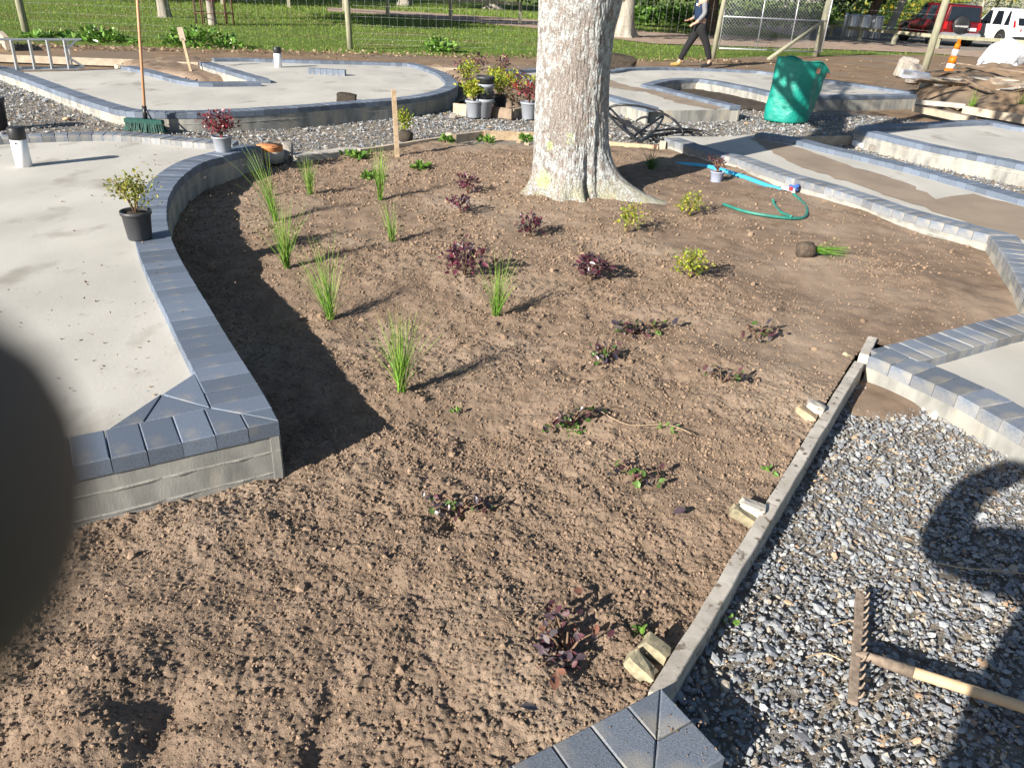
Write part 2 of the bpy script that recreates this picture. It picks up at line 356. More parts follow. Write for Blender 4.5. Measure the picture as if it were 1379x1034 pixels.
def ribbon(name, pts, n_off, z0, z1, thick, m, parent, amp=0.0, seed=0, z0amp=0.0):
    "upright strip following pts, outer face pushed n_off outwards"
    p, L_ = resample(pts, .05 if amp else .12); t, n = normals(p); r = random.Random(seed); V = []; F = []
    for i in range(len(p)):
        a = p[i]-n[i]*(n_off+(r.uniform(-amp, amp))); b = p[i]-n[i]*(n_off-thick); dz = r.uniform(-z0amp, z0amp)
        V += [(a[0], a[1], z0+dz), (a[0], a[1], z1+dz*.5), (b[0], b[1], z1), (b[0], b[1], z0)]
    for i in range(len(p)-1):
        k = i*4
        for a in range(4): b = (a+1) % 4; F.append((k+a, k+b, k+4+b, k+4+a)[::-1])
    F.append((0, 1, 2, 3)); k = (len(p)-1)*4; F.append((k+3, k+2, k+1, k))
    V = [(v[0]-parent.location.x, v[1]-parent.location.y, v[2]) for v in V]
    return link(name, pymesh(name, V, F), m, parent)
def platform(label, zt, runs, m='paver', group='raised concrete platforms with paver kerbs', ridges=()):
    """runs: (pixel list, kind) travelled with the platform on the left; kind 'p' pavers + wall, 'w' open slab edge, 'x' unseen closing edge"""
    R_ = []
    for px, kind, *rest in runs:
        z = zt if kind != 'w' else zt-.05
        R_.append((spline([P(u, v, z) for u, v in px]), kind, rest[0] if rest else {}))
    outline = []
    for pts, kind, o in R_:
        q, _ = resample(pts, .12); outline += [tuple(a) for a in q[:-1]]
    c0 = np.mean([pts[0] for pts, k, o in R_ if k == 'p'], axis=0)
    t = thing('concrete_platform', (float(c0[0]), float(c0[1]), 0), label, 'platform', group)
    inset = []
    oa = np.array(outline); tt, nn = normals(np.vstack([oa[-1:], oa, oa[:1]])); oa = oa+nn[1:-1]*.012
    poly = [(a[0]-t.location.x, a[1]-t.location.y) for a in oa]
    link('slab', prism_me('slab', poly, -.2, zt-.05), M['slab'], t)
    n = len(R_)
    for i, (pts, kind, o) in enumerate(R_):
        if kind == 'x': continue
        if kind == 'w':
            ribbon('wall', pts, -.010, -.2, zt-.053, .03, M['wall'], t); continue
        def miter(a, b):
            ta = (np.array(a[-1])-np.array(a[-2])); tb = (np.array(b[1])-np.array(b[0])); ta /= np.hypot(*ta); tb /= np.hypot(*tb)
            na = np.array((-ta[1], ta[0])); nb = np.array((-tb[1], tb[0])); d = 1+np.dot(na, nb)
            return None if d < .35 else np.array(b[0])+(na+nb)/d*PW
        pv, nx = R_[i-1], R_[(i+1) % n]
        j0 = miter(pv[0], pts) if pv[1] == 'p' and i > 0 else None
        j1 = miter(pts, nx[0]) if nx[1] == 'p' else None
        paver_run(t, pts, zt, M[o.get('m', m)], j0, j1, o.get('trim', (0, 0)))
        if 'bump' in o: paver_run(t, pts, zt, M[m], None, None, o['bump'], off=PW+.002)
        ribbon('wall', pts, -.007, -.2, zt-.0605, .03, M['wall'], t)
        for zr in o.get('ridges', ()):
            ribbon('form_ridge', pts, -.004, zr-.003, zr+.004, .02, M['ridge'], t, .003, i, .002)
    return t
PA = platform('nearest concrete platform, at the left, with a wide curved kerb of blue-grey pavers', .22, [
    ([(-330, 720), (101, 627), (376, 567)], 'p', {'ridges': (.095, .005)}),
    ([(376, 567), (352, 523), (319, 472), (276, 402), (246.6, 353), (230.6, 318), (225, 289), (229, 263), (244, 240), (273, 219.6), (316, 206.6), (352, 197)], 'p', {'ridges': (.1,)}),
    ([(352, 197), (353, 191)], 'x'),
    ([(353, 191), (287, 188), (203, 180), (142, 177.5), (40, 180), (-100, 188), (-300, 204)], 'p', {'m': 'paver_dusty', 'trim': (.25, 0)}),
    ([(-300, 204), (-1200, 300)], 'x'), ([(-1200, 300), (-1400, 900)], 'x'), ([(-1400, 900), (-330, 720)], 'x')])
def cutfill(parent, pts, zt):
    c = sum(np.array(p) for p in pts)/len(pts)
# three cut pavers fill the inner corner of the left platform
J_ = P(376, 567, .22); f_ = P(101, 627, .22)-J_; f_ /= np.hypot(*f_); g_ = P(345, 512, .22)-J_; g_ /= np.hypot(*g_); sn = abs(f_[0]*g_[1]-f_[1]*g_[0])
M_ = J_+(f_+g_)*(PW/sn); A_ = M_+f_*np.hypot(*(P(145, 573, .22)-M_)); B_ = M_+g_*np.hypot(*(P(254, 503, .22)-M_)); H_ = A_*.42+B_*.58; K_ = A_*.66+M_*.34
for q in ([M_, B_, H_], [M_, H_, K_], [K_, H_, A_]): put_paver(PA, q, .2195, M['paver'])
platform('long far left platform with a U-shaped kerb and a ladder lying along its edge', .22, [
    ([(-200, 48), (-80, 75), (0, 95), (89, 127), (152, 147), (190, 151.5), (240, 152.5), (300, 151), (388, 146), (483, 138.6), (544, 134), (585, 128), (608, 121), (617, 114), (612, 106), (600, 98), (574, 89), (556, 85)], 'p', {'ridges': (.1,), 'm': 'paver'}),
    ([(556, 85), (483, 82.5), (422, 81), (361, 79), (327, 78), (285, 78)], 'p'),
    ([(285, 78), (268, 84)], 'x'),
    ([(268, 84), (300, 93.5), (325, 101), (340, 105), (345, 107.5), (338, 109.5)], 'p', {'trim': (0, .2)}),
    ([(338, 109.5), (305, 109.8), (266, 109), (228, 100), (190, 90.5), (174, 88.5)], 'p'),
    ([(174, 92), (33, 97), (-200, 102)], 'w'),
    ([(-200, 100), (-200, 48)], 'x')])
PC = platform('long platform right of the tree with mud across it and kerb blocks bordering the bed', .22, [
    ([(895, 186), (954, 206), (988, 213), (1049, 235), (1127, 257), (1214, 286), (1332, 317)], 'p', {'m': 'paver_dusty', 'bump': (1.0, 4.55), 'ridges': (.13,)}),
    ([(1332, 317), (1352, 345), (1375, 386), (1410, 450)], 'p', {'m': 'paver_dusty'}),
    ([(1410, 450), (1750, 430)], 'x'), ([(1750, 430), (1700, 350)], 'x'),
    ([(1700, 350), (1500, 296), (1379, 262), (1232, 222.5), (1120, 196.5), (1084, 187), (1025, 178)], 'p', {'bump': (4.0, 3.3)}),
    ([(1025, 180), (967, 184), (895, 183)], 'w'), ([(895, 183), (895, 186)], 'x')])
platform('low platform corner at the right edge pointing at the end of the timber edging', .13, [
    ([(1170, 480), (1213, 497.5), (1293, 534), (1379, 583), (1520, 670)], 'p', {'m': 'paver_dusty'}),
    ([(1520, 670), (2000, 640)], 'x'), ([(2000, 640), (1800, 340)], 'x'),
    ([(1800, 340), (1379, 421), (1317, 433.5), (1227, 456.5), (1170, 470)], 'p', {'m': 'paver_dusty'}),
    ([(1170, 470), (1170, 480)], 'x')])
platform('pointed corner of blue-grey pavers at the bottom edge between soil and gravel', .11, [
    ([(977, 1018), (890, 925)], 'p'),
    ([(890, 925), (853, 945), (806, 969), (700, 1023), (560, 1094), (350, 1200)], 'p'),
    ([(350, 1200), (500, 1700)], 'x'), ([(500, 1700), (900, 1300)], 'x'), ([(900, 1300), (977, 1018)], 'x')], 'paver_dusty')
PF = platform('far platform behind the tree with a wedge-shaped hole of dark soil in it', .2, [
    ([(680, 94), (715, 107), (760, 117), (813, 129), (871, 145)], 'p'),
    ([(871, 148), (900, 149), (985, 147.5)], 'w'),
    ([(998, 142.5), (935, 127.5), (880, 114)], 'p'),
    ([(880, 114), (905, 108.5), (929, 107), (950, 108), (1000, 117), (1040, 126), (1075, 131), (1107, 130), (1170, 129.5), (1236, 128)], 'p'),
    ([(1236, 128), (1234, 124)], 'x'),
    ([(1234, 124), (1104, 105.5), (1030, 96), (1000, 94), (908, 90.5), (842, 91), (812, 94.5), (750, 92), (680, 94)], 'p')])
platform('bare platform near the right edge with a stained concrete wall facing the gravel strip', .2, [
    ([(1152, 174), (1170, 178), (1251, 197), (1379, 222.5), (1600, 275)], 'p', {'ridges': (.1,)}),
    ([(1600, 275), (1800, 240)], 'x'), ([(1800, 240), (1560, 196)], 'x'),
    ([(1560, 196), (1379, 170.5), (1323, 161.5), (1201, 167), (1152, 169)], 'p'),
    ([(1152, 169), (1152, 174)], 'x')])
# dried mud lying on two of the slabs
def mudsheet(parent, px, z, seed):
    poly = rough_edge([P(u, v, z) for u, v in px], .035, .12, seed)
    sheet('mud_stain', [(x-parent.location.x, y-parent.location.y) for x, y in poly], z, M['mud'], None, parent)
mudsheet(PC, [(1010, 186), (1060, 194), (1150, 225), (1220, 246), (1260, 268), (1310, 262), (1400, 285), (1500, 320), (1480, 360), (1400, 330), (1310, 303), (1240, 278), (1140, 244), (1080, 225), (1052, 212)], .1745, 3)
mudsheet(PF, [(812, 105), (850, 117), (905, 125), (985, 145), (960, 147), (910, 138), (870, 124), (812, 116)], .1545, 4)
# ------------------------------------------------------------ ground
def gpoly(px, z=0): return [tuple(P(u, v, z)) for u, v in px]
sheet('ground', [(-140, -30), (160, -30), (160, 330), (-140, 330)], -.075, M['grass_ground'])
track = gpoly([(-500, 30), (-200, 42), (0, 57), (100, 58), (480, 70), (715, 76), (900, 80), (1050, 74), (1250, 72), (1500, 86), (1900, 130), (1900, 260), (715, 160), (-400, 160)])
sheet('dirt_track', rough_edge(track, .12, .5, 2), -.045, M['dirt'])
sheet('footpath', rough_edge(gpoly([(440, 9), (560, 15), (715, 25), (880, 42), (1110, 52), (1250, 62), (1420, 74), (1420, 84), (1250, 70), (1100, 64), (880, 57), (715, 36), (560, 22), (440, 14)]), .06, .6, 5), -.05, M['path'])
sheet('car_park', [(13, 33.2), (60, 33.2), (60, 60), (13, 60)], -.062, M['asphalt'])
gravel_area = [(-16, -2), (16, -2), (16, 10.5), (9.5, 11.6), (7.2, 12.2), (5.2, 13.8), (2.5, 13.0), (-1.2, 12.8), (-16, 13.2)]
sheet('gravel_ground', gpoly([(868, 932), (900, 960), (960, 1050), (800, 1500), (2400, 1500), (1900, 600), (1379, 560), (1250, 540), (1168, 484), (1149, 489)]), -.022, M['grit'])
def gh(x, y):
    f = np.clip((-x-2.6)/2.2, 0, 1); f = f*f*(3-2*f)
    return .085*f*np.clip((13.5-y)/2, 0, 1)
GFAR = [(-16, 6.9), (-2.6, 7.1), (3.5, 8.0), (2.6, 6.5), (16, 2.5), (16, 10.5), (9.5, 11.6), (7.2, 12.2), (5.2, 13.8), (2.5, 13.0), (-1.2, 12.8), (-16, 13.2)]
Xg, Yg = np.meshgrid(np.arange(-16, 16, .2), np.arange(2.4, 14, .2)); ins = inside(Xg+.1, Yg+.1, GFAR)[:-1, :-1].ravel(); ig = np.arange(Xg.size).reshape(Xg.shape)
Fg = np.stack([ig[:-1, :-1], ig[:-1, 1:], ig[1:, 1:], ig[1:, :-1]], -1).reshape(-1, 4)[ins]
link('gravel_ground', npmesh('gravel_ground', np.stack([Xg.ravel(), Yg.ravel(), (gh(Xg, Yg)-.022).ravel()], 1), Fg, smooth=True), M['grit'], None, 'structure')
# garden soil ---------------------------------------------------
bed = gpoly([(-420, 640), (90, 560), (310, 520), (240, 400), (200, 330), (205, 280), (240, 235), (330, 213)], .05) + gpoly([(357, 224), (394, 214), (483, 203), (598, 187), (632, 179.5), (714, 179), (815, 193), (888, 199), (905, 192), (980, 205), (1214, 280), (1330, 310), (1500, 500), (1700, 420), (1379, 450), (1200, 478), (1168, 470), (1149, 489)], .06) + gpoly([(1149, 489), (868, 932), (900, 960), (700, 1060), (500, 1200), (-100, 1500), (-900, 1100), (-420, 640)], .05)
trunk_xy = P(764, 254, .1)
pits = [(P(195, 945, 0), .10, .055, .05), (P(612, 702, 0), .055, .055, .05), (P(560, 690, 0), .06, .03, .02), (P(430, 1000, 0), .04, .16, .035), (P(885, 860, 0), .07, .05, .03), (P(770, 645, 0), .12, .04, .02),
        (P(820, 500, 0), .10, .05, .025), (P(880, 465, 0), .13, .05, .025), (P(860, 660, 0), .12, .05, .025), (P(770, 590, 0), .12, .06, .03), (P(880, 225, 0), .25, .12, .05), (P(780, 880, 0), .09, .09, .03),
        (P(205, 1000, 0), .05, .12, .04), (P(1010, 470, 0), .1, .05, .02), (P(420, 700, 0), .05, .05, .02), (P(540, 800, 0), .12, .05, .02)]
mounds = [(P(690, 440, 0), .16, .10, .025), (P(620, 385, 0), .14, .12, .025), (P(545, 540, 0), .14, .10, .03), (P(385, 375, 0), .22, .2, .03), (P(445, 440, 0), .15, .12, .02), (P(940, 500, 0), .3, .15, .03), (P(790, 540, 0), .3, .2, .03),
          (P(590, 660, 0), .2, .1, .02), (P(120, 960, 0), .12, .3, .05), (P(700, 900, 0), .12, .2, .03), (P(300, 700, 0), .3, .1, .02), (P(925, 385, 0), .12, .12, .02), (P(795, 388, 0), .12, .12, .015)]
def cells(x, y, size, seed):
    "dome-shaped crumbs packed side by side, about size across"
    u, v = x/size, y/size; iu = np.floor(u).astype(int); iv = np.floor(v).astype(int); rg_ = np.random.default_rng(seed); A = rg_.random((128, 128, 3)); best = np.full(x.shape, 9.); hh = np.zeros(x.shape)
    for du in (-1, 0, 1):
        for dv in (-1, 0, 1):
            a = A[(iu+du) & 127, (iv+dv) & 127]; d = np.hypot(u-(iu+du+a[..., 0]), v-(iv+dv+a[..., 1])); m_ = d < best
            best = np.where(m_, d, best); hh = np.where(m_, a[..., 2], hh)
    return size*(np.sqrt(np.clip(1-(best/.8)**2, 0, 1))-.5)*(.35+hh)
def rough_map(x, y):
    "1 where the soil is crumbly, less where it has been raked or trodden flat"
    return np.clip(1.12-np.clip((x-.45)/1.4, 0, 1)*.8+noise(x*1.7, y*1.7, 90)*.9-np.clip((y-4)/6, 0, .3), .22, 1.35)
def soil_base(x, y):
    z = .03*x+.012*y-.012
    z = np.where(z > .075, .075+(.035*np.tanh((z-.075)/.035)), z)
    z = z-.022*np.exp(-((x+1.0)**2/.5+(y-2.1)**2/.3))
    z = z+.05*np.exp(-((x-trunk_xy[0])**2+(y-trunk_xy[1])**2)/.5)
    return z
def soil_h(x, y, fine=True):
    x = np.asarray(x, float); y = np.asarray(y, float)
    z = soil_base(x, y)+.05*fbm(x*1.1, y*1.1, 3, 11)+.012*fbm(x*7, y*7, 2, 21)
    for c, a, b, h in pits: z = z-.72*h*np.exp(-(((x-c[0])/a)**2+((y-c[1])/b)**2))
    for c, a, b, h in mounds: z = z+h*np.exp(-(((x-c[0])/a)**2+((y-c[1])/b)**2))
    if fine:
        r = rough_map(x, y)
        wx = x+.005*noise(x*90, y*90, 43); wy = y+.005*noise(x*90, y*90, 44); q = np.clip(.75+1.6*noise(x*5, y*5, 45), .2, 1.4)
        z = z+r*(.015*fbm(x*17, y*17, 2, 31)+.42*q*cells(wx, wy, .021, 5)+.85*cells(wx, wy, .0105, 6)+.004*noise(x*140, y*140, 51))
    return z
def soil_tile(x0, x1, y0, y1, st):
    xs = np.arange(x0, x1+st/2, st); ys = np.arange(y0, y1+st/2, st); X, Y = np.meshgrid(xs, ys); Z = soil_h(X, Y)
    nx, ny = len(xs), len(ys); idx = np.arange(nx*ny).reshape(ny, nx)
    F = np.stack([idx[:-1, :-1], idx[:-1, 1:], idx[1:, 1:], idx[1:, :-1]], -1).reshape(-1, 4)
    cxx = X[:-1, :-1].ravel()+st/2; cyy = Y[:-1, :-1].ravel()+st/2
    F = F[inside(cxx, cyy, bed)]; used = np.zeros(nx*ny, bool); used[F.ravel()] = True; mp = np.cumsum(used)-1
    return np.stack([X.ravel(), Y.ravel(), Z.ravel()], 1)[used], mp[F]
Vs = []; Fs = []; k = 0
for a in ((-1.7, 1.3, .78, 2.3, .005), (-2.3, 2.2, 2.3, 3.5, .0075), (-2.8, 3.2, 3.5, 4.9, .011), (-3.4, 5.2, 4.9, 8.6, .019)):
    v, f = soil_tile(*a); Vs.append(v); Fs.append(f+k); k += len(v)
link('garden_soil', npmesh('garden_soil', np.concatenate(Vs), np.concatenate(Fs), smooth=True), M['soil'], None, 'structure')
def clods(n, x0, x1, y0, y1, smin, smax, tv, tf):
    x = rng.uniform(x0, x1, n); y = rng.uniform(y0, y1, n)
    ok = inside(x, y, bed) & (rng.random(n) < rough_map(x, y)**1.6+.05)
    x, y = x[ok], y[ok]; m = len(x); r = smin+(smax-smin)*rng.random(m)**3.2
    z = soil_h(x, y)+r*.12
    sc = r[:, None]*rng.uniform(.7, 1.25, (m, 3)); Mx = rotmats(*rng.uniform(0, 6.28, (3, m)))
    V, F = scatter(tv, tf, np.stack([x, y, z], 1), Mx, sc, .28)
    c = rng.uniform(.8, 1.2, (m, 1))*np.array([[1, .985, .96]])
    return V, F, rep(c, len(tv))
parts = [clods(20000, -1.7, 1.1, .75, 2.7, .0024, .0070, ICO, ICOF), clods(36000, -1.7, 1.1, .75, 2.7, .0018, .0050, OCT, OCTF), clods(50000, -2.2, 2.6, 2.4, 5.0, .0028, .0090, OCT, OCTF), clods(36000, -3.2, 3.6, 4.8, 8.2, .0045, .015, OCT, OCTF), clods(160, -1.7, 1.3, .8, 3.4, .009, .016, ICO, ICOF), clods(260, -2.6, 2.6, 3.0, 7.6, .012, .024, ICO, ICOF)]
Vs = []; Fs = []; Cs = []; k = 0
for v, f, c in parts: Vs.append(v); Fs.append(f+k); Cs.append(c); k += len(v)
link('soil_clods', npmesh('soil_clods', np.concatenate(Vs), np.concatenate(Fs), np.concatenate(Cs)), M['clod'], None, 'stuff')
def debris(n, cx_, cy_, sx_, sy_, z, size):
    x = rng.normal(cx_, sx_, n); y = rng.normal(cy_, sy_, n); s_ = size*rng.random(n)**3+.0025
    return scatter(OCT, OCTF, np.column_stack([x, y, np.full(n, z)]), rotmats(*rng.uniform(0, 6.28, (3, n))), np.stack([s_, s_*.7, s_*.35], 1), .3)
Vs = []; Fs = []; k = 0
for a in ((160, -3.1, 6.9, 1.0, .5, .172, .012), (160, -2.6, 4.3, .8, 1.4, .172, .009), (60, -1.6, 2.9, .3, .5, .172, .008), (70, -2.0, 3.3, .35, 1.0, .222, .006), (90, 4.2, 6.2, .8, .8, .172, .01), (80, .45, 1.2, .12, .1, .112, .004)):
    v, f = debris(*a); Vs.append(v); Fs.append(f+k); k += len(v)
link('soil_crumbs', npmesh('soil_crumbs', np.concatenate(Vs), np.concatenate(Fs)), M['soil'], None, 'stuff')
# small spills and far beds
def bump_bed(name, px, h, m, st=.05, seed=0, edge=.25, z0=-.02, amp=.5):
    poly = gpoly(px); xs = [p[0] for p in poly]; ys = [p[1] for p in poly]
    X, Y = np.meshgrid(np.arange(min(xs), max(xs), st), np.arange(min(ys), max(ys), st))
    D = np.full(X.shape, 9.)
    for i in range(len(poly)):
        a = np.array(poly[i]); b = np.array(poly[(i+1) % len(poly)]); L2 = ((b-a)**2).sum()
        t = np.clip(((X-a[0])*(b-a)[0]+(Y-a[1])*(b-a)[1])/L2, 0, 1); D = np.minimum(D, np.hypot(X-a[0]-t*(b-a)[0], Y-a[1]-t*(b-a)[1]))
    ins = inside(X, Y, poly)
    Z = z0+np.where(ins, 1-np.exp(-D/edge*2), 0)*h*(1+amp*fbm(X*1.5, Y*1.5, 3, seed))+.03*fbm(X*9, Y*9, 3, seed+5)*min(1, h*8)
    ny, nx = X.shape; idx = np.arange(nx*ny).reshape(ny, nx)
    F = np.stack([idx[:-1, :-1], idx[:-1, 1:], idx[1:, 1:], idx[1:, :-1]], -1).reshape(-1, 4); F = F[ins[:-1, :-1].ravel()]
    used = np.zeros(nx*ny, bool); used[F.ravel()] = True; mp = np.cumsum(used)-1
    return link(name, npmesh(name, np.stack([X.ravel(), Y.ravel(), Z.ravel()], 1)[used], mp[F], smooth=True), m, None, 'structure')
bump_bed('soil_spill', [(1168, 492), (1192, 500), (1252, 545), (1240, 562), (1195, 566), (1150, 560), (1128, 548), (1150, 505)], .035, M['soil'], .02, 3, .15)
bump_bed('far_bed_soil', [(566, 90), (640, 92), (700, 93), (745, 104), (760, 120), (742, 138), (700, 148), (640, 144), (608, 140), (622, 116), (612, 104)], .13, M['soil'], .06, 5)
bump_bed('pocket_soil', [(160, 88), (268, 83), (350, 104), (345, 113), (266, 114), (225, 106), (180, 96)], .13, M['soil'], .06, 7, .15)
bump_bed('wedge_soil', [(870, 113), (930, 103), (1060, 125), (1060, 150), (998, 148)], .05, M['dark_soil'], .08, 8, .2)
bump_bed('rubble_mound', [(1235, 108), (1300, 95), (1420, 105), (1520, 140), (1480, 175), (1379, 163), (1300, 150), (1240, 135)], .30, M['dirt'], .07, 9, .6, amp=.8)
# gravel ----------------------------------------------------------
def stones(n, x0, x1, y0, y1, smin, smax, tv, tf, z=-.018, poly=None, pw=2.2, flat=.46):
    x = rng.uniform(x0, x1, n); y = rng.uniform(y0, y1, n)
    ok = ~inside(x, y, bed)
    if poly is not None: ok &= inside(x, y, poly)
    x, y = x[ok], y[ok]; m = len(x); r = smin+(smax-smin)*rng.random(m)**pw
    sc = np.stack([r, r*rng.uniform(.5, .9, m), r*rng.uniform(flat*.45, flat*1.1, m)], 1)
    Mx = rotmats(rng.normal(0, .38, m), rng.normal(0, .38, m), rng.uniform(0, 6.28, m))
    V, F = scatter(tv, tf, np.stack([x, y, z+gh(x, y)*(y > 4)+sc[:, 2]*.8+rng.uniform(0, .008, m)+.012*noise(x*3, y*3, 77)], 1), Mx, sc, .25)
    pal = np.array([(.25, .265, .28), (.20, .215, .235), (.31, .325, .335), (.38, .385, .375), (.34, .30, .24), (.15, .155, .17), (.40, .28, .18), (.47, .46, .43)])
    c = pal[rng.choice(8, m, p=[.23, .16, .20, .12, .14, .06, .05, .04])]*rng.uniform(.8, 1.2, (m, 1))
    return V, F, rep(c, len(tv))
gnear = gpoly([(868, 932), (900, 960), (977, 1040), (900, 1300), (1900, 1300), (1700, 640), (1379, 575), (1250, 548), (1168, 488), (1149, 489)])
parts = [stones(36000, .3, 2.9, .75, 3.6, .0045, .0155, ICO, ICOF, poly=gnear), stones(20000, .3, 2.9, .75, 3.6, .003, .008, OCT, OCTF, z=-.008, poly=gnear), stones(420, .4, 2.9, .8, 3.4, .016, .030, ICO, ICOF, poly=gnear, flat=.4)]
gfar = gravel_area
parts += [stones(26000, -7, 8, 7.0, 10.5, .010, .026, OCT, OCTF, poly=gfar), stones(22000, -8.5, 8, 10.0, 13.3, .013, .03, OCT, OCTF, poly=gfar), stones(2600, 2, 5.5, 5.5, 10, .01, .024, OCT, OCTF, poly=gfar), stones(200, -7, 7, 7.2, 12, .03, .05, ICO, ICOF, poly=gfar)]
Vs = []; Fs = []; Cs = []; k = 0
for v, f, c in parts: Vs.append(v); Fs.append(f+k); Cs.append(c); k += len(v)
link('gravel', npmesh('gravel', np.concatenate(Vs), np.concatenate(Fs), np.concatenate(Cs)), M['stone'], None, 'stuff')

# ------------------------------------------------------------ leaves and plants
LEAF = np.array([(0, 0, 0), (.28, .35, .06), (.22, .75, .05), (0, 1, -.05), (-.22, .75, .05), (-.28, .35, .06), (0, .5, -.02)])
LEAFF = [(0, 1, 6), (1, 2, 6), (2, 3, 6), (3, 4, 6), (4, 5, 6), (5, 0, 6)]
QL = np.array([(0, 0, 0), (.3, .5, .08), (0, 1, 0), (-.3, .5, .08)]); QLF = [(0, 1, 2), (0, 2, 3)]
def palette(pal, n, var=.2):
    pal = np.array(pal); return pal[rng.integers(0, len(pal), n)]*rng.uniform(1-var, 1+var, (n, 1))
def leaf_cloud(name, centre, rad, n, size, pal, parent, m='leaf', shell=.55, tv=LEAF, tf=LEAFF, lump=.35, flatbot=False, kind='stuff'):
    d = rng.normal(size=(n, 3)); d /= np.linalg.norm(d, axis=1)[:, None]
    r = shell+(1-shell)*rng.random(n)**.6
    lum = 1+lump*fbm(d[:, 0]*2.2+centre[0]*3+7, d[:, 1]*2.2+d[:, 2]*1.7+3, 2, int(rng.integers(1e6)))*2
    p = d*r[:, None]*lum[:, None]*np.array(rad)
    if flatbot: p[:, 2] = np.abs(p[:, 2])
    p = p+np.array(centre)
    Mx = rotmats(rng.normal(.5, .7, n), rng.normal(0, .5, n), np.arctan2(d[:, 1], d[:, 0])-math.pi/2+rng.normal(0, .7, n))
    s = size*rng.uniform(.65, 1.3, n); V, F = scatter(tv, tf, p, Mx, np.stack([s]*3, 1))
    me = npmesh(name, V, F, rep(palette(pal, n), len(tv)))
    return link(name, me, M[m], parent, kind)
YEL = [(.36, .40, .035), (.27, .35, .03), (.46, .44, .05), (.17, .27, .03), (.34, .31, .03), (.12, .18, .02)]
BUR = [(.10, .022, .04), (.065, .02, .035), (.15, .03, .055), (.08, .05, .06), (.05, .03, .045)]
GRN = [(.10, .22, .03), (.14, .28, .04), (.07, .16, .025), (.18, .30, .06)]
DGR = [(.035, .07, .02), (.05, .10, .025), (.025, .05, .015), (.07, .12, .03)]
DUL = [(.05, .04, .055), (.10, .04, .05), (.07, .13, .03), (.16, .13, .12), (.03, .025, .03), (.09, .04, .045), (.10, .18, .04)]
def sprigs(parent, h, rad, n, seed):
    r = random.Random(seed); L = []
    for i in range(n):
        a = r.uniform(0, 6.28); q = r.uniform(.2, 1)*rad
        L.append(([(0, 0, -.01), (math.cos(a)*q*.35, math.sin(a)*q*.35, h*.45), (math.cos(a)*q, math.sin(a)*q, h*r.uniform(.7, 1))], [.0035, .0025, .0012]))
    return link('stem', tubes_me('stem', L, 5), M['stem'], parent)
def gz(u, v):
    "ground position on the garden soil below (u, v)"
    z = .05
    for _ in range(3): p = P(u, v, z); z = float(soil_h(p[0], p[1], False))
    return (float(p[0]), float(p[1]), z+.008)
def shrub(u, v, pal, h, rad, n, size, label, cat='shrub', loc=None, m='leaf', group=None, name='shrub', lump=.35):
    p = loc or gz(u, v); t = thing(name, p, label, cat, group)
    sprigs(t, h*.85, rad*.7, 7, int(u+v))
    leaf_cloud('foliage', (0, 0, h*.58), (rad, rad, h*.46), n, size, pal, t, m, shell=.25, lump=lump)
    return t
G1 = 'small yellow-green shrubs planted in the soil'; G2 = 'small burgundy shrubs planted in the soil'
shrub(845, 314, YEL, .19, .11, 330, .021, 'yellow-green shrub on the soil nearest to the tree trunk', group=G1, lump=.7)
shrub(927, 292, YEL, .17, .11, 330, .021, 'farthest yellow-green shrub, below the purple-leaved plant in the lilac pot', group=G1)
shrub(927, 377, YEL, .18, .115, 420, .020, 'rounded yellow-green shrub nearest to the camera in the bed', group=G1)
shrub(630, 262, BUR, .15, .10, 130, .034, 'farther of two small burgundy shrubs left of the trunk', group=G2, m='leaf_gloss')
shrub(620, 289, BUR, .13, .10, 100, .034, 'sparse pinkish burgundy shrub just in front of another, left of the trunk', group=G2, m='leaf_gloss')
shrub(714, 320, [(.10, .02, .035), (.06, .07, .06), (.05, .03, .04), (.13, .03, .05)], .15, .105, 140, .036, 'grey-green and burgundy shrub on the soil in front of the trunk', group=G2, m='leaf_gloss')
shrub(626, 372, BUR, .18, .13, 220, .036, 'largest burgundy shrub, behind and left of the middle grass tuft', group=G2, m='leaf_gloss')
shrub(796, 378, BUR, .15, .115, 180, .036, 'burgundy shrub with glossy leaves between the grass tuft and the yellow shrub', group=G2, m='leaf_gloss')
def blades(name, n, h, spread, lean, parent, pal, w=.0034, base=.022, droop=.45, kind='stuff', tips=None):
    V = []; F = []; Cc = []
    az = rng.uniform(0, 6.28, n); L = h*rng.uniform(.45, 1.08, n); tl = np.abs(rng.normal(0, spread, n)); br = rng.uniform(0, base, n); ba = rng.uniform(0, 6.28, n)
    cols = palette(pal, n, .25); S = 5
    t = np.linspace(0, 1, S)
    for i in range(n):
        dx, dy = math.cos(az[i])*tl[i]+lean[0], math.sin(az[i])*tl[i]+lean[1]
        bx, by = math.cos(ba[i])*br[i], math.sin(ba[i])*br[i]; s = 1/math.sqrt(1+dx*dx+dy*dy)
        x = bx+L[i]*s*dx*(t+droop*t*t); y = by+L[i]*s*dy*(t+droop*t*t); z = L[i]*s*(t-droop*.35*t**3*math.hypot(dx, dy)*2)-.01
        pw = w*(1-.8*t)*.5; ang = rng.uniform(0, 3.14); ox, oy = math.cos(ang), math.sin(ang); k = len(V)
        for j in range(S):
            V += [(x[j]-ox*pw[j], y[j]-oy*pw[j], z[j]), (x[j]+ox*pw[j], y[j]+oy*pw[j], z[j])]
            c = cols[i] if tips is None else cols[i]*(1-t[j]**2)+np.array(tips)*t[j]**2
            Cc += [c, c]
        for j in range(S-1): F.append((k+2*j, k+2*j+1, k+2*j+3, k+2*j+2))
    return link(name, npmesh(name, V, F, np.array(Cc)), M['leaf'], parent, kind)
GR = [(.12, .30, .03), (.19, .42, .05), (.07, .18, .02), (.26, .46, .07), (.15, .26, .05)]
GG = 'upright grass tufts planted in the soil'
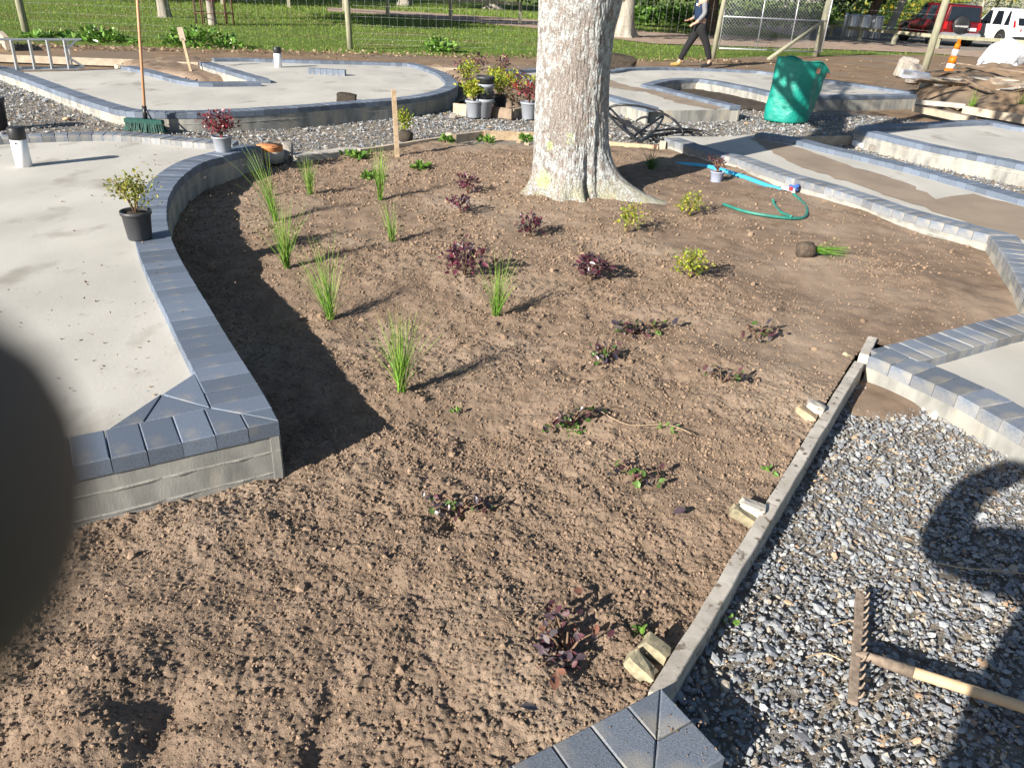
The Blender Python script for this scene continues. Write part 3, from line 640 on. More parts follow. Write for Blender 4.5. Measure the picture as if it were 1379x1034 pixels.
for (u, v, h, n, sp, ln, lab) in [
    (372, 298, .60, 55, .16, (-.16, .0), 'tall grass tuft with long stems leaning over the shadow beside the left wall'),
    (386, 362, .44, 100, .20, (0, 0), 'dense upright grass tuft at the edge of the shadow left of the bed'),
    (418, 262, .32, 75, .18, (.02, 0), 'short bright grass tuft near the far left corner of the bed'),
    (512, 270, .44, 95, .15, (.03, 0), 'narrow grass tuft below the wooden stake'),
    (528, 326, .30, 45, .25, (-.08, 0), 'small thin grass tuft leaning left in the middle of the left row'),
    (446, 430, .46, 70, .27, (-.10, .0), 'loose grass tuft with long straw-coloured stems next to the shadow edge'),
    (541, 527, .39, 115, .20, (.0, .0), 'tallest and nearest grass tuft, just beyond the tip of the wall shadow'),
    (668, 427, .38, 85, .2, (.02, .0), 'middle grass tuft standing on a small pale mound with a long shadow')]:
    t = thing('grass_tuft', gz(u, v), lab, 'grass tuft', GG)
    blades('dead_blades', 14, h*.7, sp*2.6, (0, 0), t, [(.42, .36, .18), (.30, .24, .12)], w=.003, droop=.9)
    blades('blades', n, h, sp, ln, t, GR, tips=(.28, .42, .08), w=.0048)
    blades('long_stems', 9, h*1.25, sp*1.8, (ln[0]*1.5, ln[1]), t, [(.34, .36, .10), (.42, .40, .16)], w=.0028)
t = thing('grass_plant', gz(876, 228), 'dark green arching grass plant in the shade behind the root flare', 'grass plant')
blades('blades', 140, .24, .75, (0, 0), t, [(.06, .14, .03), (.09, .18, .04)], w=.005, droop=.6)
# weeds
GW = 'low green weeds in the soil'
for (u, v, r, lab) in [(482, 214, .11, 'leafy green weed near the left end of the far timber edging'), (602, 192, .08, 'dark green weed by the far edging, left of the two wooden pegs'), (655, 194, .10, 'wide flat green weed close to the far timber edging, left of the trunk'),
    (500, 242, .07, 'green weed pressed against the narrow grass tuft'), (566, 229, .07, 'pale green weed on bare soil right of the wooden stake'), (708, 190, .05, 'tiny green weed touching the left side of the trunk')]:
    t = thing('weed', gz(u, v), lab, 'weed', GW)
    leaf_cloud('foliage', (0, 0, .01), (r, r, r*.4), 60, .06, GRN, t, shell=.1, flatbot=True)
for (u, v, r, n, lab) in [(776, 582, .10, 26, 'sprawling green weed with runners in the centre of the bed'), (895, 582, .05, 12, 'bright green seedling at the end of a straw-coloured runner'), (1035, 640, .022, 10, 'single tiny green weed beside the timber edging'), (862, 858, .022, 12, 'tiny green weed left of the two split pegs'),
    (985, 842, .022, 8, 'tiny green sprout in the shaded gravel'), (612, 560, .02, 8, 'small pale green sprout near the shadow tip')]:
    p = gz(u, v) if u != 985 else P3(u, v, .015)
    t = thing('weed', p, lab, 'weed', 'scattered seedlings')
    leaf_cloud('foliage', (0, 0, .008), (r, r, .015), n, .022, GRN, t, shell=.0, flatbot=True)
# wilted sprawling burgundy plants
def wilted(u, v, L, n, lab, size=.03, rz=0, pal=DUL, h=.05, wd=.35):
    size *= 1.35; n = int(n*1.3)
    t = thing('wilted_plant', gz(u, v), lab, 'plant', 'wilted low plants lying on the soil', rz)
    r = random.Random(int(u*v)); TL = []; pts = []
    for i in range(7):
        a = r.uniform(-.5, .5)+(math.pi if i % 2 else 0); q = [(0, 0, .0)]
        for k in range(1, 5): q.append((math.cos(a)*L*k/5*r.uniform(.7, 1), math.sin(a)*L*wd*2*k/5+r.uniform(-.01, .01), h*.6+r.uniform(0, h)))
        TL.append((q, [.003, .0028, .0025, .002, .0012])); pts += q
    link('stem', tubes_me('stem', TL, 5), M['stem'], t)
    pts = np.array(pts); idx = rng.integers(0, len(pts), n); p = pts[idx]+rng.normal(0, size*.45, (n, 3)); p[:, 2] = np.abs(p[:, 2])*.8
    s = size*rng.uniform(.6, 1.3, n); V, F = scatter(LEAF, LEAFF, p, rotmats(rng.normal(.2, .6, n), rng.normal(0, .5, n), rng.uniform(0, 6.28, n)), np.stack([s]*3, 1))
    link('foliage', npmesh('foliage', V, F, rep(palette(pal, n), 7)), M['leaf_gloss'], t, 'stuff')
    return t
wilted(860, 452, .17, 60, 'long wilted plant with dark and green leaves, farthest of those on the soil', rz=.25)
wilted(814, 488, .08, 45, 'compact dark wilted plant with silver-grey leaves', .028)
wilted(1018, 460, .10, 40, 'wilted dark plant to the left of the platform corner', .025, -.4)
wilted(972, 518, .13, 34, 'low wilted plant with thin green leaves, fourth from the timber end', .022, -.5)
wilted(768, 572, .16, 62, 'wilted plant with bare runners in the middle of the bed', .026, .3)
wilted(855, 652, .13, 46, 'nearly black wilted plant half buried under clods', .025, -.3)
wilted(618, 700, .15, 48, 'wilted plant with reddish stems beside a dark hole', .024, .15)
rn = thing('runner_stem', gz(850, 578), 'long straw-coloured runner lying across the soil towards a seedling', 'runner')
q = []
for i in range(12):
    a, b = 800+(930-800)*i/11, 555+10*math.sin(i*.5)+(600-555)*i/11; g = gz(a, b); q.append((g[0]-rn.location.x, g[1]-rn.location.y, g[2]-rn.location.z+.022))
link('stem', tube_me('stem', q, .002, 5), M['wood_new'], rn)
# the big near burgundy plant: separate leaves
t = thing('wilted_shrub', gz(762, 885), 'burgundy shrub with large drooping leaves, nearest plant to the camera', 'shrub')
TL = []; tips = []
r = random.Random(5)
for i in range(9):
    a = r.uniform(-.2, 3.4)+(0 if i < 6 else 3); q = .04+r.random()*.07; z = r.uniform(.03, .11) if i < 6 else r.uniform(.02, .05)
    e = (math.cos(a)*q, math.sin(a)*q*1.3, z); TL.append(([(0, 0, -.01), (e[0]*.4, e[1]*.4, e[2]*.6), e], [.0045, .003, .0015])); tips += [e, tuple(c*.7 for c in e), tuple(c*.45 for c in e)]
link('stem', tubes_me('stem', TL, 6), M['stem'], t)
LEAFM = {}
for ci, c in enumerate([(.09, .035, .045), (.13, .05, .06), (.08, .055, .07), (.15, .125, .13), (.20, .09, .06)]):
    LEAFM[ci] = mat('burgundy_leaf', c, tuple(x*.7 for x in c), 60, .55, .3, 200, .001, spec=.35)
lm = [npmesh('leaf', LEAF*.035, np.array(LEAFF), smooth=True) for _ in range(5)]
for i in range(5): lm[i].materials.append(LEAFM[i])
for i in range(110):
    e = tips[r.randrange(len(tips))]; o = link('leaf', lm[r.choice([0, 0, 1, 2, 2, 3, 4])], None, t)
    o.location = (e[0]+r.gauss(0, .016), e[1]+r.gauss(0, .02), max(.012, e[2]+r.gauss(0, .016))); o.rotation_euler = (r.gauss(.1, .7), r.gauss(0, .6), r.uniform(0, 6.28)); s = r.uniform(.6, 1.1); o.scale = (s, s, s)
for k, (u, v) in enumerate(((745, 940), (725, 965), (775, 800), (905, 700))):
    o = link('fallen_leaf', npmesh('fallen_leaf', LEAF*.05, np.array(LEAFF), smooth=True), LEAFM[[4, 3, 4, 2][k]], None, None, gz(u, v)); o.location.z += .02; o.rotation_euler = (.3, .2, k*1.7)
    tag(o, ['orange-brown fallen leaf below the nearest shrub', 'silver fallen leaf below the nearest shrub, beside the orange one', 'brown curled fallen leaf above the nearest shrub', 'dull fallen leaf near the lower split peg'][k], 'leaf')
for s_, (du, dv) in enumerate(((742, 940), (700, 905), (690, 880))):
    pass
# ------------------------------------------------------------ pots
def pot(u, v, zb, rt_, rb, h, m, label, plant=None, fol=None, name='potted_shrub', cat='potted plant', group='plants in plastic pots', loc=None, tilt=0):
    p = P(u, v, zb) if loc is None else loc; t = thing(name, (float(p[0]), float(p[1]), zb), label, cat, group)
    if tilt: t.rotation_euler = (0, tilt, 0)
    prof = [(rb*.96, 0), (rb, .006), (rt_*.96, h*.86), (rt_*.97, h*.865), (rt_*1.04, h*.87), (rt_*1.05, h), (rt_*.97, h), (rt_*.93, h*.9), (rt_*.3, h*.88)]
    link('pot', lathe_me('pot', prof, 26), M[m], t)
    if plant:
        pal, ph, pr, n, s = plant
        link('potting_mix', lathe_me('potting_mix', [(rt_*.93, h*.86), (rt_*.92, h*.895), (rt_*.1, h*.93)], 18), M['dark_soil'], t)
        r = random.Random(int(u)); L = []
        for i in range(9):
            a = r.uniform(0, 6.28); q = pr*r.uniform(.3, .85)
            L.append(([(0, 0, h*.85), (math.cos(a)*q*.35, math.sin(a)*q*.35, h+ph*.35), (math.cos(a)*q, math.sin(a)*q, h+ph*r.uniform(.6, .95))], [.005, .0035, .0015]))
        link('stem', tubes_me('stem', L, 5), M['stem'], t)
        leaf_cloud('foliage', (0, 0, h+ph*.56), (pr, pr, ph*.45), n, s, pal, t, 'leaf_gloss' if pal is BUR or pal is RED else 'leaf', shell=.2, lump=.6)
    return t
RED = [(.20, .02, .03), (.12, .02, .03), (.30, .04, .05), (.08, .02, .03), (.16, .05, .06)]
OLV = [(.28, .30, .05), (.38, .36, .06), (.18, .22, .04), (.45, .40, .10), (.14, .16, .04)]
pot(189, 321, .22, .082, .066, .165, 'pot_black', 'olive-yellow shrub in a black pot standing on the kerb of the left platform', (OLV, .22, .125, 620, .021))
pot(301, 204, .22, .082, .066, .13, 'pot_grey', 'crimson shrub in a light grey pot on the far corner of the left platform', (RED, .20, .13, 420, .03))
pot(964, 246, .1, .062, .05, .105, 'pot_blue', 'small purple-leaved plant in a lilac-grey pot by the blue pipe', ([(.14, .05, .05), (.10, .04, .05), (.2, .08, .06)], .14, .085, 70, .03))
pot(638, 158, 0, .115, .09, .22, 'pot_grey', 'left of the far pots: yellow shrub in a dark grey pot on the gravel', (YEL, .26, .21, 700, .042))
pot(672, 152, 0, .105, .085, .24, 'pot_black', 'yellow shrub in a black pot behind the stacked empty pots', (YEL, .30, .28, 900, .042))
pot(712, 160, 0, .12, .09, .22, 'pot_grey', 'purple-red spreading shrub in a grey pot partly behind the trunk', (RED, .30, .32, 420, .045))
p = P(652, 158, 0); t = thing('pot_stack', (p[0], p[1], 0), 'stack of empty light grey pots between two yellow shrubs in pots', 'pots')
for k in range(4): link('pot', lathe_me('pot', [(.085, k*.095), (.115, k*.095+.20), (.128, k*.095+.205), (.128, k*.095+.24), (.115, k*.095+.24), (.10, k*.095+.1)], 22), M['pot_grey' if k % 2 == 0 else 'pot_black'], t)
# shrubs of the far bed
for (u, v, pal, h, rr, n, s, lab) in [(630, 110, YEL, .36, .2, 320, .045, 'yellow shrub planted in the far bed next to the rounded platform end'), (668, 112, YEL, .30, .18, 220, .045, 'yellow shrub planted in the middle of the far bed'), (714, 122, YEL, .26, .18, 160, .045, 'yellow shrub in the far bed cut off by the trunk'),
    (621, 99, BUR, .26, .15, 90, .05, 'thin burgundy shrub farthest left in the far bed'), (643, 96, BUR, .36, .16, 110, .05, 'burgundy shrub silhouetted against the timber edge of the track'), (678, 104, BUR, .42, .12, 110, .05, 'upright burgundy shrub near the tip of the far platform'),
    (697, 110, BUR, .2, .22, 110, .05, 'low burgundy shrub in the far bed close to the trunk'), (630, 114, DUL, .15, .12, 60, .04, 'dull twiggy plant under the leftmost yellow shrub of the far bed'), (690, 140, OLV, .16, .14, 60, .04, 'small olive plant by the board at the front of the far bed')]:
    p = P(u, v, .1); shrub(u, v, pal, h, rr, n, s, lab, loc=(p[0], p[1], .08), group='shrubs of the far bed')
# shrub waiting on the gravel with its root ball
p = P(546, 190, 0); t = thing('bare_root_shrub', (p[0], p[1], 0), 'yellow-green shrub on its brown root ball behind the wooden stake', 'shrub')
link('root_ball', lathe_me('root_ball', [(.05, -.01), (.085, .02), (.09, .08), (.06, .11), (.01, .12)], 14), M['dark_soil'], t)
leaf_cloud('foliage', (0, 0, .24), (.10, .10, .12), 260, .035, YEL, t, shell=.2)
# unpotted grass lying on its side
g = gz(1082, 346); t = thing('unpotted_grass', g, 'grass plant lying on its side with a round dark root ball', 'grass plant')
rb = link('root_ball', lathe_me('root_ball', [(.02, -.05), (.05, -.045), (.058, 0), (.052, .05), (.02, .062)], 18), mat('roots', (.13, .10, .075), (.06, .045, .035), 26, .95, 1, 50, .012), t); rb.rotation_euler = (0, R(90), .05); rb.location = (0, 0, .04)
bl = blades('blades', 110, .26, .13, (0, 0), t, GR, w=.004); bl.rotation_euler = (0, R(88), -.02); bl.location = (.05, 0, .045)
# ------------------------------------------------------------ pipes, hoses
def pipe(u, v, zb, r, h, label, cap='black_plastic', body='pvc'):
    p = P(u, v, zb); t = thing('drain_pipe', (p[0], p[1], zb), label, 'pipe', 'capped drain pipes')
    link('pipe', lathe_me('pipe', [(r, -.02), (r, h*.8), (r*.9, h*.8)], 26), M[body], t)
    link('cap', lathe_me('cap', [(r*1.05, h*.70), (r*1.08, h*.71), (r*1.08, h*.97), (r*1.0, h), (r*.2, h*1.0)], 26), M[cap], t)
    o = link('hole', lathe_me('hole', [(.006, 0), (.006, .004)], 10), M['black_plastic'], t); o.rotation_euler = (R(90), 0, 0); o.location = (.01, -r-.0005, h*.62)
    return t
pipe(33, 224, .17, .058, .30, 'white pipe with black cap standing on the left platform')
pipe(375, 91, .17, .062, .32, 'white pipe with black cap standing on the far left platform')
p = P(-2, 184, 0); t = thing('bucket', (p[0], p[1], 0), 'black bucket cut off by the left edge, behind the near white pipe', 'bucket')
link('body', lathe_me('body', [(.10, 0), (.125, .34), (.135, .345), (.135, .38), (.12, .38), (.11, .2)], 24), M['pot_black'], t)
def arc_pts(px, z, n=30, zs=None):
    pts = spline([P(u, v, z) for u, v in px]); q, _ = resample(pts, .05)
    return [(a[0], a[1], z) for a in q]
def coil(name, px, r, m, label, cat, zf):
    c = P(px[0][0], px[0][1], 0); t = thing(name, (c[0], c[1], 0), label, cat)
    pts = spline([np.array((*P(u, v, z), z)) for u, v, z in px])
    link('tube', tube_me('tube', [(a[0]-c[0], a[1]-c[1], a[2]) for a in pts], r, 8), M[m], t); return t
H1 = [(887, 205, .03), (862, 192, .06), (829, 165, .10), (819, 150, .16), (826, 143, .22), (850, 142, .26), (880, 148, .30), (905, 160, .22), (919, 176, .12), (915, 184, .04), (885, 182, .03), (870, 186, .03), (900, 189, .03), (935, 187, .03), (944, 182, .04), (925, 178, .05), (890, 181, .06), (865, 187, .04)]
coil('black_hose', H1, .016, 'black_plastic', 'thick black pipe coiled in loops on the gravel right of the trunk', 'pipe', 0)
H2 = [(966, 185, .03), (940, 176, .08), (905, 174, .10), (870, 177, .08), (840, 165, .06), (820, 154, .10), (822, 147, .18), (835, 160, .12), (858, 178, .04), (848, 187, .03), (870, 172, .12), (893, 157, .20), (880, 178, .10), (852, 199, .03)]
coil('black_hose', H2, .015, 'black_plastic', 'second black pipe crossing the coil in a sharp fold near the trunk', 'pipe', 0)
coil('water_pipe', [(905, 221, .10), (930, 222, .125), (960, 226, .14), (1000, 238, .14), (1030, 249, .13), (1052, 256, .12)], .021, 'pipe_blue', 'bright blue water pipe lying on the soil below the kerb', 'pipe', 0)
coil('garden_hose', [(974, 275, .13), (1000, 284, .135), (1030, 290, .135), (1065, 294, .13), (1084, 292, .125), (1086, 280, .125), (1076, 268, .13), (1068, 261, .14)], .012, 'hose_green', 'dark green garden hose looping over the soil to the tap fitting', 'hose', 0)
coil('garden_hose', [(1041, 268, .17), (1043, 276, .13), (1052, 286, .128), (1066, 292, .145)], .011, 'hose_green', 'short upright end of green hose crossing the longer hose', 'hose', 0)
p = P(1060, 262, .1); t = thing('tap_fitting', (p[0], p[1], .115), 'blue and red tap fitting joining the blue pipe to the green hose', 'tap')
for nm, loc, s, mm in (('body', (0, 0, .02), (.12, .035, .035), 'grey_plastic'), ('lever', (.03, -.02, .055), (.07, .02, .016), 'blue_plastic'), ('dial', (.01, -.03, .03), (.03, .022, .03), 'red_plastic'), ('dial', (.04, -.03, .0), (.028, .022, .028), 'white'), ('clip', (.07, .0, .03), (.03, .045, .05), 'blue_plastic')):
    o = link(nm, box_me(nm, *s, bev=.006), M[mm], t); o.location = loc; o.rotation_euler = (0, .1, -.5)
# ------------------------------------------------------------ timber
def board(a, b, w, h, ztop, m, label, name='edging_board', seg=8, jit=.002, z2=None, group='timber edging boards', cat='board'):
    pa, pb = P(*a, ztop), P(*b, z2 if z2 is not None else ztop); z2 = ztop if z2 is None else z2
    c = (pa+pb)/2; me = beam_me(name, (pa[0]-c[0], pa[1]-c[1], ztop-h/2), (pb[0]-c[0], pb[1]-c[1], z2-h/2), w, h, jit, seg=seg)
    o = link(name, me, M[m], None, None, (c[0], c[1], 0)); return tag(o, label, cat, group)
board((886, 934), (1157, 487), .046, .10, .072, 'wood_grey', 'long weathered grey edging board running up between soil and gravel', seg=24, z2=.095)
board((1164, 477), (1175, 454), .045, .09, .12, 'wood_grey', 'short end of grey edging board at the tip of the right platform')
board((394, 209), (483, 199), .16, .06, .08, 'wood_grey', 'wide weathered plank lying flat at the far left of the bed')
board((483, 201), (598, 184), .04, .13, .10, 'wood_pale', 'pale edging board behind the wooden stake')
board((598, 183), (652, 176), .04, .11, .07, 'wood_pale', 'edging board behind the low weeds, left of the jointed pegs')
board((652, 176), (722, 178), .05, .13, .08, 'wood_new', 'orange-tinted edging board ending behind the left side of the trunk')
board((812, 190), (886, 196), .05, .14, .10, 'wood_new', 'orange-tinted edging board between the trunk and the right kerb')
board((1060, 185), (1146, 183), .05, .12, .10, 'wood_pale', 'pale board lying on the gravel between two platforms at the right')
board((-160, 68), (180, 80.5), .06, .12, .10, 'wood_pale', 'long pale board along the dirt track at the far left')
board((158, 87), (172, 92), .1, .14, .20, 'wood_pale', 'short pale board end between ladder and soil pocket')
board((180, 81), (267, 84.5), .05, .1, .10, 'wood_pale', 'pale board closing the far side of the soil pocket')
board((572, 91), (722, 94), .05, .1, .1, 'wood_pale', 'pale board along the far side of the distant bed')
board((611, 139), (629, 141), .04, .16, .13, 'wood_pale', 'upright board at the left front of the distant bed')
board((690, 147), (702, 145), .05, .13, .11, 'wood_pale', 'board block at the right front of the distant bed')
board((640, 140), (690, 147), .04, .14, .13, 'wood_old', 'dark shaded board at the front of the distant bed behind the pots')
board((1234, 142), (1312, 158), .12, .10, .13, 'wood_pale', 'lower of two stacked timbers at the corner of the far platform', group='stacked timbers')
board((1234, 134), (1300, 140), .12, .07, .24, 'wood_grey', 'upper of two stacked timbers at the corner of the far platform', group='stacked timbers')
board((1300, 143), (1480, 172), .10, .12, .13, 'wood_pale', 'long pale timber running out at the right edge below the rubble', group='stacked timbers')
board((0, 42), (8, 50), .1, .25, .22, 'wood_pale', 'pale block at the far left edge beside the first fence post', group=None)
def peg(u, v, zt, sx, sy, h, m, label, rz=0, tilt=(0, 0)):
    p = P(u, v, zt); o = link('peg', box_me('peg', sx, sy, h, .004, z0=-h, jit=.002), M[m], None, None, (p[0], p[1], zt)); o.rotation_euler = (tilt[0], tilt[1], rz)
    return tag(o, label, 'peg', 'wooden pegs')
def wedge(u, v, zt, L, w, th, m, label, rz, pitch):
    p = P(u, v, zt); r = random.Random(int(u+v)); V = []
    for x, a in ((-L*.62, .8), (-L*.5, 1), (L*.1, 1), (L*.5, .95)):
        for y, z in ((-w/2*a, -th/2), (w/2*a, -th/2), (w/2*a, th/2*a), (0, th/2*a*1.08), (-w/2*a, th/2*a)): V.append((x+r.uniform(-.005, .005), y+r.uniform(-.003, .003), z+r.uniform(-.002, .002)))
    F = [(k*5+a, k*5+(a+1) % 5, k*5+5+(a+1) % 5, k*5+5+a) for k in range(3) for a in range(5)]+[(4, 3, 2, 1, 0), (15, 16, 17, 18, 19)]
    o = link('peg', pymesh('peg', V, F), M[m], None, None, (p[0], p[1], zt)); o.rotation_euler = (0, pitch, rz); return tag(o, label, 'peg', 'wooden pegs')
wedge(1087, 558, .085, .08, .045, .03, 'wood_new', 'orange-pink peg against the upper part of the long grey board', -.35, .5)
wedge(1099, 549, .10, .06, .045, .04, 'wood_grey', 'grey sliver of peg behind the orange-pink one', -.3, .3)
wedge(1002, 695, .065, .075, .042, .035, 'wood_peg', 'split yellow peg at the middle of the long grey board', -.3, .45)
wedge(1014, 684, .085, .07, .045, .035, 'wood_grey', 'weathered peg behind the split yellow one', -.3, .2)
wedge(884, 874, .06, .068, .042, .035, 'wood_peg', 'upper of two mossy yellow pegs near the bottom of the board', -.45, .35)
wedge(864, 899, .05, .072, .042, .035, 'wood_peg', 'lower of two mossy yellow pegs near the bottom of the board', -.5, .5)
wedge(1143, 480, .09, .05, .035, .02, 'wood_peg', 'small chip of wood left of the board end', .3, .5)
peg(604, 179, .15, .07, .06, .25, 'wood_pale', 'white-topped peg at the joint of the far edging boards', .1)
peg(612, 181, .10, .04, .05, .25, 'wood_old', 'dark peg next to the white-topped one', .1)
peg(656, 178, .10, .05, .05, .25, 'wood_old', 'dark peg in the middle of the far edging')
peg(699, 178, .10, .05, .05, .25, 'wood_new', 'left of two pale pegs by the trunk')
peg(710, 179, .12, .05, .05, .25, 'wood_pale', 'right of two pale pegs by the trunk')
peg(893, 190, .20, .06, .05, .3, 'wood_pale', 'white peg at the far end of the right kerb')
peg(883, 195, .16, .03, .03, .3, 'rust', 'brown peg next to the white one at the right kerb')
p = gz(535, 211); o = link('stake', box_me('stake', .042, .032, .72, .003, z0=-.1), M['wood_new'], None, None, p); o.rotation_euler = (0, -.035, .3); tag(o, 'square wooden stake standing upright at the far side of the bed', 'stake')
p = P(257, 96, .1); t = thing('marker_stake', (p[0], p[1], .1), 'leaning wooden stake with a wide paddle top in the soil pocket', 'stake'); t.rotation_euler = (0, -.12, .1)
link('shaft', box_me('shaft', .04, .03, .60, .003, z0=-.1), M['wood_new'], t); o = link('paddle', box_me('paddle', .09, .03, .2, .004), M['wood_pale'], t); o.location = (0, 0, .46)
# terracotta drain and concrete lumps
p = P(364, 206, .1); t = thing('clay_pipe', (p[0], p[1], .02), 'orange clay pipe end set in concrete by the platform corner', 'pipe')
link('pipe', lathe_me('pipe', [(.12, 0), (.12, .145), (.122, .15), (.03, .15)], 24), M['terracotta'], t); link('collar', lathe_me('collar', [(.125, 0), (.13, .10), (.121, .105)], 24), M['rubble'], t)
def rock(u, v, z, s, m, label, name='concrete_lump', cat='rubble', group=None, seed=1, rot=0, cut=.25):
    r = np.random.default_rng(seed); bm = bmesh.new(); bmesh.ops.create_icosphere(bm, subdivisions=2, radius=1)
    for vv in bm.verts:
        c = vv.co; k = 1+cut*float(fbm(np.array(c.x*1.3+seed), np.array(c.y*1.3+c.z*1.7), 2, seed))*2
        vv.co = Vector((max(-.72, min(.72, c.x*k*1.1)), max(-.75, min(.75, c.y*k*1.1)), max(-.7, min(.7, c.z*k*1.1))))
    me = bpy.data.meshes.new(name); bm.to_mesh(me); bm.free(); p = P(u, v, z)
    o = link(name, me, M[m], None, None, (p[0], p[1], z+s[2]*.45)); o.scale = s; o.rotation_euler = (.1, .1, rot); return tag(o, label, cat, group)
rock(378, 218, 0, (.14, .09, .09), 'rubble', 'grey concrete lump below the clay pipe', seed=3)
rock(388, 211, 0, (.07, .08, .12), 'rubble', 'small upright concrete lump right of the clay pipe', seed=4)
rock(467, 137, .17, (.17, .09, .09), 'dark_soil', 'dark smooth stone sitting on the kerb of the far left platform', 'stone', 'stone', seed=5, cut=.1)
rock(610, 158, 0, (.06, .05, .04), 'rubble', 'pale stone on gravel in front of the distant bed', 'stone', 'stone', seed=6)
rock(1162, 198, 0, (.18, .10, .05), 'white', 'white lump of mortar in the gravel strip at the right', seed=7)
rock(1180, 203, 0, (.12, .07, .05), 'rubble', 'grey lump of mortar right of the white one', seed=8)
rock(835, 90, 0, (.5, .25, .22), 'dark_soil', 'dark heap of waste on the dirt track right of the trunk', 'waste_heap', 'heap', seed=9)
p = P(441, 101, .17); t = thing('paver_row', (p[0], p[1], .17), 'short row of loose pavers standing on the far left slab', 'pavers', rz=-.03)
for k in range(6): o = link('paver', box_me('paver', .096, .1, .09, .004), M['paver'], t); o.location = (-.25+k*.1, 0, 0)
# ------------------------------------------------------------ broom, rake, ladder
p = P(196, 176, .06); t = thing('broom', (p[0], p[1], .05), 'wide green yard broom with an orange-brown handle leaning upright on the gravel', 'broom', rz=-.08)
link('head', box_me('head', .42, .06, .045, .008, z0=.085), M['broom_green'], t)
V = []; F = []
for i in range(420):
    x = rng.uniform(-.20, .20); y = rng.uniform(-.03, .03); k = len(V); e = (x*1.15+rng.normal(0, .008), y*1.8, .0)
    V += [(x-.003, y, .09), (x+.003, y, .09), (e[0]+.003, e[1], 0), (e[0]-.003, e[1], 0)]; F.append((k, k+1, k+2, k+3))
link('bristles', npmesh('bristles', V, F), M['broom_green'], t, 'stuff')
link('handle', tube_me('handle', [(.02, 0, .13), (.085, .03, .9), (.15, .06, 1.62)], .0145, 10), M['handle'], t)
link('socket', tube_me('socket', [(.02, 0, .12), (.027, .005, .26)], .024, 10), M['black_plastic'], t)
link('brace', tube_me('brace', [(.09, 0, .13), (.03, .003, .24)], .008, 8), M['black_plastic'], t)
# rake
a, b = P(1157, 805, .03), P(1148, 947, .03); c = (a+b)/2; d = (b-a)
t = thing('rake', (c[0], c[1], .0), 'garden rake lying on the gravel with muddy upturned tines and a wooden handle', 'rake')
link('bar', beam_me('bar', (a[0]-c[0], a[1]-c[1], .045), (b[0]-c[0], b[1]-c[1], .035), .026, .014, .0012, .003, 8), M['rake'], t)
perp = np.array((-d[1], d[0])); perp /= np.hypot(*perp)
for i in range(13):
    f = (i+.5)/13; q = (a-c)+(d)*f; zz = .046-.01*f
    o = link('tine', tube_me('tine', [(q[0]+perp[0]*.008, q[1]+perp[1]*.008, zz), (q[0]+perp[0]*.017, q[1]+perp[1]*.017, zz+.010), (q[0]+perp[0]*.020, q[1]+perp[1]*.020, zz+.030)], [.0042, .0035, .002], 6), M['rake'], t)
hs, hm, he = P(1163, 884, .04), P(1228, 906, .035), P(1450, 972, .05)
link('socket', tube_me('socket', [(*(np.array(P(1152, 880, .045))-c), .045), (hs[0]-c[0], hs[1]-c[1], .045), (hm[0]-c[0], hm[1]-c[1], .04)], [.006, .013, .019], 12), M['rake'], t)
dv = (he-hm)/np.hypot(*(he-hm))
link('handle', tube_me('handle', [(*(hm-c-dv*.02), .04), (*(hm-c+dv*.6), .045), (*(hm-c+dv*1.3), .05)], [.0150, .0150, .0150], 14), M['handle_ash'], t)
# ladder on its edge
a = P(-60, 99, .17); b = P(106, 95.5, .17); d = (b-a); Ld = float(np.hypot(*d)); ang = math.atan2(d[1], d[0])
t = thing('step_ladder', (a[0], a[1], .17), 'aluminium step ladder lying on its side along the far left platform', 'ladder', rz=ang)
link('rail', beam_me('rail', (0, 0, .03), (Ld, 0, .03), .06, .02), M['alu'], t); link('rail', beam_me('rail', (0, .02, .43), (Ld+.12, .02, .43), .06, .025), M['alu'], t)
for k in range(7): x = .08+k*(Ld-.2)/6; link('step', beam_me('step', (x, 0, .03), (x+.01, .02, .42), .02, .09), M['alu'], t)
link('rear_rail', beam_me('rear_rail', (.2, .26, .03), (Ld+.1, .07, .04), .03, .03), M['alu'], t); link('rear_rail', beam_me('rear_rail', (.2, .26, .41), (Ld+.1, .07, .42), .03, .03), M['alu'], t)
for x in (.5, 1.5): link('rear_bar', beam_me('rear_bar', (x, .25-.08*x, .03), (x, .25-.08*x, .41), .02, .03), M['alu'], t)
link('brace', beam_me('brace', (Ld+.05, .04, .41), (Ld-.14, .03, .26), .02, .03), M['alu'], t); link('brace', beam_me('brace', (Ld-.1, .04, .18), (Ld+.1, .05, .04), .02, .03), M['alu'], t)
